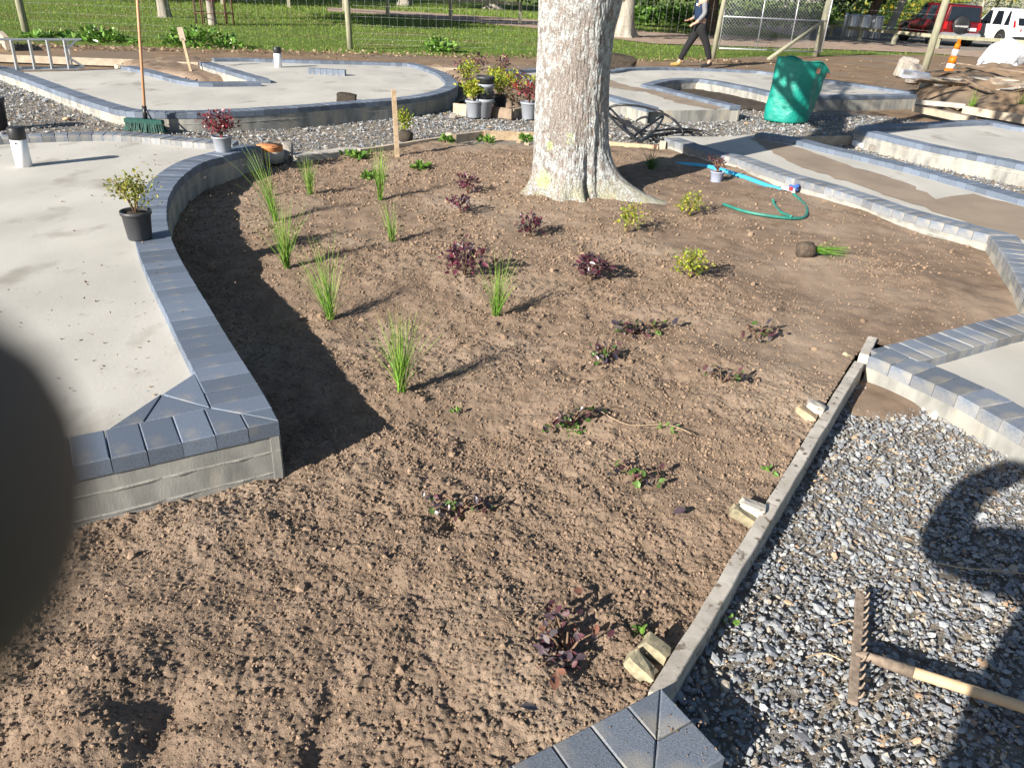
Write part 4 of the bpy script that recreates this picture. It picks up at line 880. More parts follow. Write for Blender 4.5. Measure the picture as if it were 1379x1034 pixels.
# ------------------------------------------------------------ the big tree
def bark_mat():
    m = bpy.data.materials.new('bark'); m.use_nodes = True; nt = m.node_tree; N = nt.nodes; L = nt.links; b = N['Principled BSDF']
    b.inputs['Roughness'].default_value = .85; b.inputs['Specular IOR Level'].default_value = .2
    tc = N.new('ShaderNodeTexCoord'); mp = N.new('ShaderNodeMapping'); mp.inputs['Scale'].default_value = (1, 1, .62); L.new(tc.outputs['Object'], mp.inputs[0])
    def nz(s, d=6, src=mp): n = N.new('ShaderNodeTexNoise'); n.inputs['Scale'].default_value = s; n.inputs['Detail'].default_value = d; L.new(src.outputs[0] if src is mp else tc.outputs['Object'], n.inputs[0]); return n.outputs[0]
    def mr(x, a, c): r = N.new('ShaderNodeMapRange'); r.inputs[1].default_value = a; r.inputs[2].default_value = c; L.new(x, r.inputs[0]); return r.outputs[0]
    def mix(f, a, c, bt='MIX'):
        x = N.new('ShaderNodeMix'); x.data_type = 'RGBA'; x.blend_type = bt
        if isinstance(f, float): x.inputs[0].default_value = f
        else: L.new(f, x.inputs[0])
        for s, q in ((6, a), (7, c)):
            if isinstance(q, tuple): x.inputs[s].default_value = (*q, 1)
            else: L.new(q, x.inputs[s])
        return x.outputs[2]
    def math_(op, a, c):
        x = N.new('ShaderNodeMath'); x.operation = op; x.use_clamp = True
        for s, q in ((0, a), (1, c)):
            if isinstance(q, (int, float)): x.inputs[s].default_value = q
            else: L.new(q, x.inputs[s])
        return x.outputs[0]
    base = mix(mr(nz(7), .35, .65), (.33, .29, .265), (.26, .23, .21))
    # lichen-white crust, breaking up where the bark has flaked to brown
    geo = N.new('ShaderNodeSeparateXYZ'); L.new(tc.outputs['Object'], geo.inputs[0])
    brown = N.new('ShaderNodeVectorMath'); brown.operation = 'DISTANCE'; mp2 = N.new('ShaderNodeMapping'); mp2.inputs['Scale'].default_value = (1.6, 1, .75); L.new(tc.outputs['Object'], mp2.inputs[0]); L.new(mp2.outputs[0], brown.inputs[0]); brown.inputs[1].default_value = (-.09*1.6, -.30, .83*.75)
    bz = mr(brown.outputs['Value'], .42, .10)
    crust = mr(math_('SUBTRACT', nz(26, 8), math_('MULTIPLY', bz, .15)), .40, .52)
    crust2 = mr(nz(3.2, 4), .30, .50)
    white = mix(mr(nz(60, 4), .4, .6), (.53, .55, .555), (.40, .415, .41))
    col = mix(math_('MULTIPLY', crust, crust2), base, white)
    low = mr(geo.outputs[2], .22, .05); col = mix(math_('MULTIPLY', low, mr(nz(9), .35, .6)), col, (.36, .35, .25))
    for (x, y, z, rr) in ((.09, -.33, .62, .10), (-.03, -.33, .50, .10), (-.12, -.3, .58, .05), (-.2, -.25, .42, .07), (.03, -.33, .72, .04), (-.22, -.2, .15, .10)):
        dd = N.new('ShaderNodeVectorMath'); dd.operation = 'DISTANCE'; L.new(tc.outputs['Object'], dd.inputs[0]); dd.inputs[1].default_value = (x, y, z)
        f = mr(math_('ADD', mr(dd.outputs['Value'], 0, rr*1.5), math_('MULTIPLY', nz(38, 6), .9)), .98, .80); col = mix(math_('MULTIPLY', f, .6), col, (.50, .62, .24))
    vo = N.new('ShaderNodeTexVoronoi'); vo.feature = 'DISTANCE_TO_EDGE'; vo.inputs['Scale'].default_value = 75; vo.inputs['Randomness'].default_value = 1; wv = N.new('ShaderNodeVectorMath'); wv.operation = 'MULTIPLY_ADD'; nn_ = N.new('ShaderNodeTexNoise'); nn_.inputs['Scale'].default_value = 22; L.new(mp.outputs[0], nn_.inputs[0]); L.new(nn_.outputs['Color'], wv.inputs[0]); wv.inputs[1].default_value = (.05, .05, .05); L.new(mp.outputs[0], wv.inputs[2]); L.new(wv.outputs[0], vo.inputs[0])
    crack = mr(vo.outputs[0], .0, .09); col = mix(math_('SUBTRACT', .30, math_('MULTIPLY', crack, .30)), col, (.16, .14, .125))
    L.new(col, b.inputs['Base Color'])
    h = math_('ADD', math_('MULTIPLY', crack, .35), math_('ADD', math_('MULTIPLY', nz(40, 8), .6), math_('MULTIPLY', crust, .12)))
    bp = N.new('ShaderNodeBump'); bp.inputs['Strength'].default_value = 1; bp.inputs['Distance'].default_value = .016; L.new(h, bp.inputs['Height']); L.new(bp.outputs[0], b.inputs['Normal'])
    return m
M['bark'] = bark_mat()
bx, by = float(P(763, 250, .1)[0]), float(P(763, 250, .1)[1])-.20
tree = thing('big_tree', (bx, by, .08), 'big tree with pale flaking bark and yellow-green lichen growing in the bed', 'tree')
na, nzr = 300, 300; th = np.linspace(0, 2*np.pi, na, endpoint=False); zz = np.concatenate([np.linspace(-.15, .6, 130), np.linspace(.605, 2.5, nzr-130)])
T_, Z_ = np.meshgrid(th, zz); ct, st_ = np.cos(T_), np.sin(T_)
def lobe(a0, w): d = np.angle(np.exp(1j*(T_-a0))); return np.exp(-(d/w)**2)
h_ = np.clip(Z_, 0, 9)
rad = .272+.012*np.cos(2*T_+.5)+.03*np.exp(-h_/.16)+.035*np.clip((h_-1.15)/.9, 0, 1)**1.5
rad += .43*lobe(R(-12), .24)*np.exp(-h_/.115)+.14*lobe(R(-12), .42)*np.exp(-h_/.30)+.12*lobe(R(200), .35)*np.exp(-h_/.09)+.07*lobe(R(255), .22)*np.exp(-h_/.10)+.12*lobe(R(95), .4)*np.exp(-h_/.15)+.10*lobe(R(-70), .16)*np.exp(-h_/.07)
rad -= .045*lobe(R(-58), .10)*np.exp(-((h_-.05)/.25)**2)+.02*lobe(R(-40), .08)*np.exp(-((h_-.2)/.4)**2)
rad += .05*lobe(R(5), .5)*np.exp(-((h_-1.55)/.28)**2)+.03*lobe(R(180), .8)*np.clip((h_-1.2)/.8, 0, 1)
X_ = np.cos(T_)*3; Y_ = np.sin(T_)*3
rad += .016*fbm(X_*.8+5, Y_*.8+Z_*1.5, 3, 61)+.007*fbm(X_*5+40, Y_*5+Z_*14, 3, 71)+.008*fbm(X_*20, Y_*20+Z_*22, 2, 81)
xoff = -.02*Z_*.7-.02*np.sin(Z_*1.5); V = np.stack([rad*ct+xoff, rad*st_, Z_], -1).reshape(-1, 3)
idx = np.arange(na*nzr).reshape(nzr, na); F = np.stack([idx[:-1], np.roll(idx[:-1], -1, 1), np.roll(idx[1:], -1, 1), idx[1:]], -1).reshape(-1, 4)
link('trunk', npmesh('trunk', V, F, smooth=True), M['bark'], tree)
def limb(p, d, L, r, lev, out, leaves, rr, spread=.55, n=6):
    pts = [Vector(p)]; dd = Vector(d).normalized(); rad_ = [r]
    for i in range(n):
        dd = (dd+Vector((rr.gauss(0, .10), rr.gauss(0, .10), rr.gauss(.03, .06)))).normalized(); pts.append(pts[-1]+dd*L/n); rad_.append(r*(1-.62*(i+1)/n))
    out.append((pts, rad_))
    if lev == 0: leaves.append(pts[-1]); leaves.append(pts[n//2]); return
    for i in range(3 if lev > 1 else 4):
        k = rr.randint(2, n); sdir = Vector((rr.gauss(0, 1), rr.gauss(0, 1), rr.gauss(.2, .6))).normalized()
        limb(pts[k], (dd+sdir*spread*1.6).normalized(), L*rr.uniform(.5, .72), rad_[k]*.66, lev-1, out, leaves, rr, spread)
rr = random.Random(12)
for nm, p0, d0, L0, r0 in (('limb', (-.16, 0, 2.2), (-.45, .1, 1), 2.6, .20), ('limb', (.16, .02, 1.95), (.75, .15, .9), 2.8, .19), ('limb', (.02, .1, 2.3), (.1, .5, 1), 2.6, .18)):
    out = []; lv = []; limb(p0, d0, L0, r0, 3, out, lv, rr)
    o = link(nm, tubes_me(nm, out, 7), M['bark_far'], tree)
    pts = np.array([list(q) for q in lv]); n = 1400; idx_ = rng.integers(0, len(pts), n); pp = pts[idx_]+rng.normal(0, .22, (n, 3)); s = .11*rng.uniform(.6, 1.2, n)
    V, F = scatter(QL, QLF, pp, rotmats(*rng.uniform(0, 6.28, (3, n))), np.stack([s]*3, 1))
    l = link('foliage', npmesh('foliage', V, F, rep(palette(GRN, n), 4)), M['leaf'], tree, 'stuff')
# ------------------------------------------------------------ background trees
def far_tree(x, y, r, h, lean, label, m='bark_far', crown=None, flare=.6, seed=1, group='trees beyond the fence', fork=False):
    t = thing('tree', (x, y, -.08), label, 'tree', group); rr = random.Random(seed)
    n = 16; zz = [-.1, 0, .12, .3, .6, 1.0, 1.6, 2.4, h]; V = []; F = []
    ph = [rr.uniform(0, 6.28) for _ in range(5)]
    for z in zz:
        for k in range(n):
            a = 2*math.pi*k/n; q = r*(1+flare*math.exp(-max(z, 0)/.22)*(.7+.6*math.cos(5*a+ph[0]))+.06*math.cos(3*a+ph[1]+z))*(1-.25*z/h)
            V.append((q*math.cos(a)+lean[0]*z, q*math.sin(a)+lean[1]*z, z))
    for i in range(len(zz)-1):
        for k in range(n): j = (k+1) % n; F.append((i*n+k, i*n+j, i*n+n+j, i*n+n+k))
    link('trunk', pymesh('trunk', V, F, True), M[m], t)
    top = (lean[0]*h, lean[1]*h, h-.2)
    if fork:
        pass
    out = []; lv = []
    for k in range(4): limb(top, (rr.gauss(0, .7), rr.gauss(0, .7), 1), 2.4, r*.55, 1, out, lv, rr, n=4)
    link('limb', tubes_me('limb', out, 6), M[m], t)
    if crown:
        cr, cn, cp = crown
        leaf_cloud('crown', (top[0], top[1], h+cr*.6), (cr, cr, cr*.6), cn, .5, cp, t, shell=.35, tv=QL, tf=QLF, lump=.8)
    return t
def ft(u, v, *a, **k): p = P(u, v, -.05); return far_tree(float(p[0]), float(p[1]), *a, **k)
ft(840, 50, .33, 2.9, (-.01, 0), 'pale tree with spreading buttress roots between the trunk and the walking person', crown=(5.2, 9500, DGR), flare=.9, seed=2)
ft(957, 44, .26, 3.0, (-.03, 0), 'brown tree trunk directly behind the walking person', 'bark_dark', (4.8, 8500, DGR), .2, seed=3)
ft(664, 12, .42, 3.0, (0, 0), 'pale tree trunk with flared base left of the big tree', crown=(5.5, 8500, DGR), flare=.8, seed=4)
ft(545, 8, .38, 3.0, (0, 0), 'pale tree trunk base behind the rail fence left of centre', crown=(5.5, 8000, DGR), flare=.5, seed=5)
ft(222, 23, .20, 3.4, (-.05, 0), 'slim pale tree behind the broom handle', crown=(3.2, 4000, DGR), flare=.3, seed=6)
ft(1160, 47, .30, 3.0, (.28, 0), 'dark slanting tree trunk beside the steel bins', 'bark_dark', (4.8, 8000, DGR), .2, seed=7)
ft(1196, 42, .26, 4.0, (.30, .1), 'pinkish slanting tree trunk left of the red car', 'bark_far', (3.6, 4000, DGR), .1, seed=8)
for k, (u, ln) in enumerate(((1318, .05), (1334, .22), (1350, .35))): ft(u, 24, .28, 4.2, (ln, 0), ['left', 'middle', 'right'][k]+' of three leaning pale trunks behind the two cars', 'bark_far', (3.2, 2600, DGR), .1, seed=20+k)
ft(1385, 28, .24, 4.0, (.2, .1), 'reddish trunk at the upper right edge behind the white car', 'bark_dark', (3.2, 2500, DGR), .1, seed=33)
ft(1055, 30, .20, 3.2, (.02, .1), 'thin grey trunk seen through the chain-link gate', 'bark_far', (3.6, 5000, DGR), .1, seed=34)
# undergrowth hedge
def hedge(name, px, h, depth, n, pal, label, size=.3, core=True, kind='stuff', cat=None):
    pts = [P(u, v, -.05) for u, v in px]; q, L_ = resample(pts, .5); t, nn = normals(q)
    i = rng.integers(0, len(q), n); f = rng.random(n)**1.5
    zz = rng.random(n)**.8*h*(1+.35*fbm(q[i][:, 0]*.5, q[i][:, 1]*.5, 2, 5)); 
    bulge = .5*fbm(q[i][:, 0]*.8, zz*1.2+q[i][:, 1], 2, 9)
    p = q[i]+nn[i]*(f*depth+bulge)[:, None]+rng.normal(0, .25, (n, 2))
    s = size*rng.uniform(.5, 1.2, n); V, F = scatter(QL, QLF, np.column_stack([p, zz]), rotmats(rng.normal(.6, .7, n), rng.normal(0, .6, n), rng.uniform(0, 6.28, n)), np.stack([s]*3, 1))
    o = link(name, npmesh(name, V, F, rep(palette(pal, n, .3), 4)), M['leaf'], None, kind)
    if label: o['label'] = label
    if cat: o['category'] = cat
    return o
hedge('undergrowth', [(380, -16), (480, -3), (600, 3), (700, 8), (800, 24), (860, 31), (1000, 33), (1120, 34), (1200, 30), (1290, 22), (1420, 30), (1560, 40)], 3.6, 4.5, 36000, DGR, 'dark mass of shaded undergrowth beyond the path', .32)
hedge('leafy_bank', [(760, 28), (860, 35.5), (1000, 39), (1115, 42)], .75, .8, 3200, GRN, 'band of bright strap-leaved plants in front of the dark undergrowth', .34)
hedge('citrus_hedge', [(1165, 40), (1215, 34), (1300, 24), (1400, 30), (1500, 38)], 2.9, 1.3, 5200, [(.12, .20, .03), (.18, .26, .04), (.5, .36, .03), (.09, .14, .03)], 'yellow and green leafy hedge behind the parked cars', .30)
# overstorey that shades the far side of the lawn (same trees' neighbours, crowns high above the frame)
for k, (x, y, rr_, h) in enumerate(((-31, 36, 6, 6), (-30, 46, 6.5, 7), (-36, 54, 7, 7), (-19, 13.5, 0, 0))):
    if not rr_: continue
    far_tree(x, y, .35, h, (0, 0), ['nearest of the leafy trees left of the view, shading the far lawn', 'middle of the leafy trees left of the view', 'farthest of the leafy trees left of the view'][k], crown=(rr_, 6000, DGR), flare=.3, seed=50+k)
# ------------------------------------------------------------ fence, gate
GP = 'round posts of the tall wire fence'
post_px = [(-330, 28), (37, 50), (472, 65), (959, 79), (1243, 98)]
fence = thing('wire_fence', (0, 21, 0), 'tall wire mesh fence on round posts along the edge of the lawn', 'fence')
def fpost(u, v, r, h, lean=(0, 0)):
    p = P(u, v, -.04); o = link('post', tube_me('post', [(0, 0, -.2), (lean[0]*h/2, lean[1]*h/2, h/2), (lean[0]*h, lean[1]*h, h)], [r, r*.96, r*.92], 14), M['post'], fence); o.location = (p[0], p[1]-21, -.04); return p
fp = [fpost(-330, 28, .08, 2.1), fpost(37, 50, .085, 2.1, (-.02, 0)), fpost(472, 65, .075, 2.1, (-.035, 0)), fpost(959, 79, .07, 2.1, (.06, 0)), fpost(1243, 98, .10, 2.1, (.05, 0))]
p = P(1098, 76, -.04); fp2 = p; o = link('post', tube_me('post', [(0, 0, -.2), (.10, 0, 2.1)], .11, 14), M['post'], fence); o.location = (p[0], p[1]-21, -.04)
a = P(1035, 80, 0); b = p; o = link('brace', tube_me('brace', [(a[0], a[1]-21, .0), (b[0]+.03, b[1]-21, 1.0)], .055, 10), M['post'], fence)
L = []
for i in range(3):
    a, b = fp[i], fp[i+1]; n = int(np.hypot(*(b-a))/.2)
    for k in range(1, n):
        q = a+(b-a)*k/n; L.append(([(q[0], q[1]-21, 0), (q[0], q[1]-21, 1.0), (q[0], q[1]-21, 1.95)], .0019))
    for z in (.06, .18, .32, .5, .7, .95, 1.25, 1.6, 1.95): L.append(([(a[0], a[1]-21, z), ((a[0]+b[0])/2, (a[1]+b[1])/2-21, z), (b[0], b[1]-21, z)], .0016))
a, b = fp2, fp[4]
for z in (.1, .3, .6, 1.0, 1.4, 1.9): L.append(([(a[0], a[1]-21, z), ((a[0]+b[0])/2, (a[1]+b[1])/2-21, z), (b[0], b[1]-21, z)], .0016))
link('wire_mesh', tubes_me('wire_mesh', L, 3), M['wire'], fence, 'stuff')
# gate
ga, gb = P(967, 71, 0), P(1105, 76, 0); gl = float(np.hypot(*(gb-ga))); gang = math.atan2((gb-ga)[1], (gb-ga)[0])
gate = thing('chain_link_gate', (ga[0], ga[1], 0), 'galvanised chain-link gate with a welded frame next to the walking person', 'gate', rz=gang)
for x in (0, gl*.36, gl*.68, gl): link('upright', tube_me('upright', [(x, 0, .12), (x, 0, 2.0)], .021 if x in (0, gl) else .015, 8), M['galv'], gate)
for z in (.12, 1.02, 2.0): link('crossbar', tube_me('crossbar', [(0, 0, z), (gl, 0, z)], .018, 8), M['galv'], gate)
L = []; st = .105
k = -2.0
while k < gl:
    for s in (1, -1):
        x0, x1 = (k, k+1.88) if s == 1 else (k+1.88, k); z0, z1 = .12, 2.0
        p0, p1 = [x0, z0], [x1, z1]
        def clip(p, q, lim):
            f = (lim-p[0])/(q[0]-p[0]); return [lim, p[1]+f*(q[1]-p[1])]
        if max(x0, x1) < .05 or min(x0, x1) > gl-.05: continue
        if p0[0] < 0: p0 = clip(p0, p1, 0)
        if p1[0] < 0: p1 = clip(p0, p1, 0)
        if p0[0] > gl: p0 = clip(p0, p1, gl)
        if p1[0] > gl: p1 = clip(p0, p1, gl)
        L.append(([(p0[0], .004*s, p0[1]), (p1[0], .004*s, p1[1])], .0032))
    k += st
link('chain_mesh', tubes_me('chain_mesh', L, 3), M['galv'], gate, 'stuff')
# low vehicle barrier and rail fence
def rail_fence(px, zt, ph, spacing, label, r=.07):
    pts = [P(u, v, 0) for u, v in px]; c = pts[0]; t = thing('rail_fence', (c[0], c[1], -.06), label, 'fence')
    q, L_ = resample(pts, spacing)
    for a in q: o = link('post', box_me('post', .16, .16, ph, .01), M['post'], t); o.location = (a[0]-c[0], a[1]-c[1], 0)
    for i in range(len(q)-1): link('rail', beam_me('rail', (q[i][0]-c[0], q[i][1]-c[1]-.1, ph-.06), (q[i+1][0]-c[0], q[i+1][1]-c[1]-.1, ph-.06), .06, .14, .004), M['post'], t)
    return t
rail_fence([(1118, 48), (1185, 56), (1260, 64), (1379, 72), (1500, 84)], .5, .55, 2.4, 'low timber vehicle barrier in front of the parked cars')
rail_fence([(300, 5), (408, 10), (476, 15), (536, 21), (700, 30)], .8, .9, 3.4, 'timber rail fence across the lawn left of centre')
# tree guard
p = P(290, 33, -.05); t = thing('tree_guard', (p[0], p[1], -.06), 'rusty iron guard cage standing around a young tree', 'tree guard')
for k in range(10): a = k*.628; o = link('bar', tube_me('bar', [(.62*math.cos(a), .62*math.sin(a), 0), (.60*math.cos(a), .60*math.sin(a), 1.7)], .022, 6), M['rust'], t)
for z in (.35, .9, 1.6): link('hoop', tube_me('hoop', [(.6*math.cos(a), .6*math.sin(a), z) for a in np.linspace(0, 6.283, 25)], .015, 6), M['rust'], t)
far_tree(float(p[0])-.1, float(p[1]), .13, 3.0, (-.02, 0), 'young tree inside the iron guard', 'bark_far', (1.6, 1500, DGR), .3, seed=60)
o = link('ribbon', lathe_me('ribbon', [(.15, .72), (.16, .75), (.16, 1.0), (.15, 1.05)], 12), mat('pink_cloth', (.45, .08, .22)), t)
# ------------------------------------------------------------ bins
p = P(1160, 53, -.05)
for k, (dx, dy) in enumerate(((-.62, 0), (-.1, -.1), (.5, -.15))):
    t = thing('litter_bin', (p[0]+dx, p[1]+dy, -.05), ['left', 'middle', 'right'][k]+' of three ribbed steel litter bins by the slanting trunk', 'bin', 'steel litter bins')
    link('drum', lathe_me('drum', [(.24, .08), (.26, .12), (.27, 1.0), (.25, 1.02)], 20), M['galv'], t); link('lid', lathe_me('lid', [(.28, 1.0), (.29, 1.05), (.2, 1.1), (.05, 1.12)], 20), M['alu'], t)
    for j in range(12): a = j*.5236; link('slat', beam_me('slat', (.28*math.cos(a), .28*math.sin(a), .08), (.285*math.cos(a), .285*math.sin(a), 1.0), .04, .02), M['alu'], t)
p = P(1133, 52, -.05); o = link('bollard', tube_me('bollard', [(0, 0, -.1), (0, 0, 1.1), (0, 0, 1.14)], [.07, .07, .05], 12), M['galv'], None, None, (p[0], p[1], -.05)); tag(o, 'slim grey post left of the steel bins', 'post')
# ------------------------------------------------------------ cars
def loft(name, secs, m, parent, smooth=True, bev=.05):
    "secs: list of (y, [(x,z)...]) closed rings along the length"
    n = len(secs[0][1]); V = []; F = []
    for y, ring in secs:
        for x, z in ring: V.append((x, y, z))
    for i in range(len(secs)-1):
        for k in range(n): j = (k+1) % n; F.append((i*n+k, i*n+n+k, i*n+n+j, i*n+j))
    F.append(tuple(range(n))); F.append(tuple(range((len(secs)-1)*n+n-1, (len(secs)-1)*n-1, -1)))
    me = pymesh(name, V, F); bm = bmesh.new(); bm.from_mesh(me); bmesh.ops.recalc_face_normals(bm, faces=bm.faces)
    if bev: bmesh.ops.bevel(bm, geom=[e for e in bm.edges if e.calc_face_angle(0) > .35], offset=bev, segments=3, affect='EDGES', profile=.5, clamp_overlap=True)
    bm.to_mesh(me); bm.free(); me.polygons.foreach_set('use_smooth', [True]*len(me.polygons))
    return link(name, me, m, parent)
def wheel(parent, x, y, r=.38, w=.24):
    o = thing('wheel', (x, y, r), None, None) if False else bpy.data.objects.new('wheel', lathe_me('wheel', [(r*.62, -w/2), (r*.96, -w/2), (r, -w*.35), (r, w*.35), (r*.96, w/2), (r*.62, w/2)], 28)); C.objects.link(o)
    o.data.materials.append(M['tyre']); o.parent = parent; o.location = (x, y, r); o.rotation_euler = (0, R(90), 0)
    ri = link('rim', lathe_me('rim', [(r*.64, -w*.46), (r*.6, -w*.52), (r*.5, -w*.4), (r*.16, -w*.45), (r*.1, -w*.5), (r*.1, w*.5), (r*.16, w*.45), (r*.5, w*.4), (r*.6, w*.52), (r*.64, w*.46)], 24), M['alu'], o)
    return o
def ring(hw, z0, z1): return [(-hw, z0), (hw, z0), (hw*1.0, z1*.6+z0*.4), (hw*.97, z1), (-hw*.97, z1), (-hw, z1*.6+z0*.4)]
def car(x, y, rz, L, W, H, paint, label, boxy=True, spare=False):
    t = thing('parked_car', (x, y, -.05), label, 'car', 'cars parked beyond the low barrier', rz); hw = W/2; mp = M[paint]
    belt = H*.57; g = .30     # rear at y=0, front at y=L
    loft('body', [(0, ring(hw*.93, g+.05, belt)), (.12, ring(hw, g, belt+.01)), (L*.66, ring(hw, g, belt)), (L*.72, ring(hw, g, belt-.02)), (L*.97, ring(hw*.96, g, belt-.16)), (L, ring(hw*.88, g+.08, belt-.28))], mp, t)
    rs = .10 if boxy else .45
    def gr(s, z): return [(-hw*s, belt-.02), (hw*s, belt-.02), (hw*s*.84, z), (-hw*s*.84, z)]
    loft('cabin', [(.05, [(-hw*.92, belt-.02), (hw*.92, belt-.02), (hw*.90, belt+.02), (-hw*.90, belt+.02)]), (rs, gr(.95, H-.06)), (L*.3, gr(.96, H)), (L*.52, gr(.96, H-.02)), (L*.70, [(-hw*.93, belt-.02), (hw*.93, belt-.02), (hw*.90, belt+.02), (-hw*.90, belt+.02)])], mp, t, bev=.04)
    # glass panels lie just outside the cabin skin
    for s in (-1, 1):
        def sp(yy, f): z = belt+.04+f*(H-.16-belt); return (s*(hw*.96-(z-belt)/(H-belt)*hw*.96*.16+.012), yy, z)
        bands = ((.22 if boxy else .5, L*.20, L*.20), (L*.23, L*.40, L*.40), (L*.42, L*.54, L*.64))
        for y0, y1t, y1b in bands:
            a, b_, c_, d_ = sp(y0+.06, 0), sp(y1b, 0), sp(y1t-.02, 1), sp(y0+(.12 if boxy else .3), 1)
            th = .01*s; V = [a, b_, c_, d_]+[(q[0]-.03*s, q[1], q[2]) for q in (a, b_, c_, d_)]
            F = [(0, 1, 2, 3), (7, 6, 5, 4), (0, 4, 5, 1), (1, 5, 6, 2), (2, 6, 7, 3), (3, 7, 4, 0)]; link('side_window', pymesh('side_window', V, F), M['glass'], t)
        for yy in (L*.19, L*.80): wheel(t, s*(hw-.10), yy)
        for yy in (L*.19, L*.80):
            o = link('wheel_arch', lathe_me('wheel_arch', [(.40, 0), (.46, 0), (.46, .04), (.40, .04)], 24), M['tyre'], t); o.rotation_euler = (0, R(90), 0); o.location = (s*(hw-.015)-.02, yy, .38)
        o = link('mirror', box_me('mirror', .2, .1, .15, .03), M['black_plastic'] if boxy else mp, t); o.location = (s*(hw+.08), L*.62, belt+.02)
        if boxy:
            o = link('tail_light', box_me('tail_light', .14, .05, .30, .01), M['lamp_red'], t); o.location = (s*(hw-.12), -.005, belt-.30)
        else:
            o = link('tail_light', beam_me('tail_light', (s*(hw-.04), .30, belt-.04), (s*(hw-.36), -.005, belt-.16), .08, .16), M['lamp_red'], t)
            link('tail_light', beam_me('tail_light', (s*(hw-.04), .05, belt-.04), (s*(hw-.10), .28, belt+.22), .06, .12), M['lamp_red'], t)
        link('roof_rail', tube_me('roof_rail', [(s*hw*.72, .5, H+.0), (s*hw*.72, .6, H+.05), (s*hw*.72, L*.45, H+.05), (s*hw*.72, L*.48, H)], .02, 6), M['black_plastic'], t)
        for k in (.30, .44): o = link('door_handle', box_me('door_handle', .03, .16, .03, .008), mp, t); o.location = (s*(hw+.005), L*k, belt-.12)
    V = [(-hw*.80, -.0, belt+.06), (hw*.80, -.0, belt+.06), (hw*.72, rs*.9, H-.13), (-hw*.72, rs*.9, H-.13)]; V = [(a, b_-.012 if boxy else b_+.035, c_) for a, b_, c_ in V]; V += [(a, b_+.04, c_) for a, b_, c_ in V]
    link('rear_window', pymesh('rear_window', V, [(3, 2, 1, 0), (4, 5, 6, 7), (0, 1, 5, 4), (1, 2, 6, 5), (2, 3, 7, 6), (3, 0, 4, 7)]), M['glass'], t)
    o = link('bumper', box_me('bumper', W*.98, .22, .22, .05), M['alu' if boxy else 'black_plastic'], t); o.location = (0, -.02, .36)
    o = link('number_plate', box_me('number_plate', .40, .02, .12, .004), M['white'], t); o.location = (hw*.52 if boxy else 0, -.02, belt-.34)
    o = link('skirt', box_me('skirt', W*.99, L*.44, .14, .03), M['alu' if boxy else 'black_plastic'], t); o.location = (0, L*.495, .24)
    if spare:
        o = link('spare_wheel', lathe_me('spare_wheel', [(.30, -.11), (.37, -.08), (.37, .08), (.34, .11), (.05, .115)], 28), M['black_plastic'], t); o.rotation_euler = (R(90), 0, 0); o.location = (-hw*.18, -.14, belt-.10)
        cu = bpy.data.curves.new('lettering', 'FONT'); cu.body = 'PATHFINDER'; cu.size = .105; cu.align_x = 'CENTER'; cu.extrude = .002
        co = bpy.data.objects.new('lettering_source', cu); C.objects.link(co); dg = bpy.context.evaluated_depsgraph_get(); me = bpy.data.meshes.new_from_object(co.evaluated_get(dg)); bpy.data.objects.remove(co)
        o = link('lettering', me, None, t); me.materials.clear(); me.materials.append(M['white']); o.rotation_euler = (R(90), 0, 0); o.location = (-hw*.18, -.262, belt-.20)
    return t
pc = P(1288, 63, -.05); car(pc[0], pc[1], R(2), 4.5, 1.84, 1.78, 'car_red', 'red four-wheel drive parked facing away with a black cover on its spare wheel', True, True)
pc = P(1392, 70, -.05); car(pc[0]-.35, pc[1]-.1, R(2), 4.7, 1.86, 1.70, 'car_white', 'white car parked right of the red four-wheel drive', False)
# ------------------------------------------------------------ green bag, white bag, cone, rubble
p = P(1058, 163, 0); t = thing('garden_bag', (p[0], p[1], 0), 'open green woven garden bag standing on the gravel', 'bag')
n = 72; V = []; F = []; rows = 34
for i in range(rows+1):
    f = i/rows; z = .86*f
    for k in range(n):
        a = 2*math.pi*k/n; q = .335+.0*f-.03*math.exp(-f*8)+.018*math.sin(a*7+f*5)*f*(1-f)*2+.02*float(fbm(np.array(a*2.5), np.array(f*4.), 3, 5))
        sq = 1+.06*math.cos(4*a)
        x = q*sq*math.cos(a)*(1.0); y = q*sq*math.sin(a)*.8
        dz = -.22*max(0, math.cos(a-.3))**2*f**3
        V.append((x+.06*f*f*max(0, math.cos(a))+.06*f, y, z*(1-.02*math.sin(a*3))+dz*(1 if f > .5 else 0)*f))
for i in range(rows):
    for k in range(n): j = (k+1) % n; F.append((i*n+k, i*n+j, i*n+n+j, i*n+n+k))
F.append(tuple(range(n-1, -1, -1)))
b_ = link('body', pymesh('body', V, F, True), M['bag_green'], t); sm = b_.modifiers.new('s', 'SOLIDIFY'); sm.thickness = .006
link('rim', tube_me('rim', [V[rows*n+k] for k in list(range(n))+[0]], .011, 6), M['bag_green'], t)
link('contents', lathe_me('contents', [(.22, .3), (.26, .42), (.2, .5), (.05, .52)], 18, 1, .8), M['dark_soil'], t)
for k, x in enumerate((.22, .40)): o = link('tag', box_me('tag', .05, .01, .07), M['rust'], t); o.location = (x, -.31+.08*k, .70-.06*k)
p = P(1343, 98, .1); t = thing('bulk_bag', (p[0], p[1], .10), 'crumpled white bulk bag on top of the rubble heap', 'bag')
bm = bmesh.new(); bmesh.ops.create_icosphere(bm, subdivisions=5, radius=1)
for vv in bm.verts:
    c = vv.co.copy(); k = 1+.25*float(fbm(np.array(c.x*1.6+3), np.array(c.y*1.6+c.z*2), 4, 15))*1.6; vv.co = Vector((c.x*k*.52+.1*c.z, c.y*k*.42, max(-.25, c.z*k*.50)))
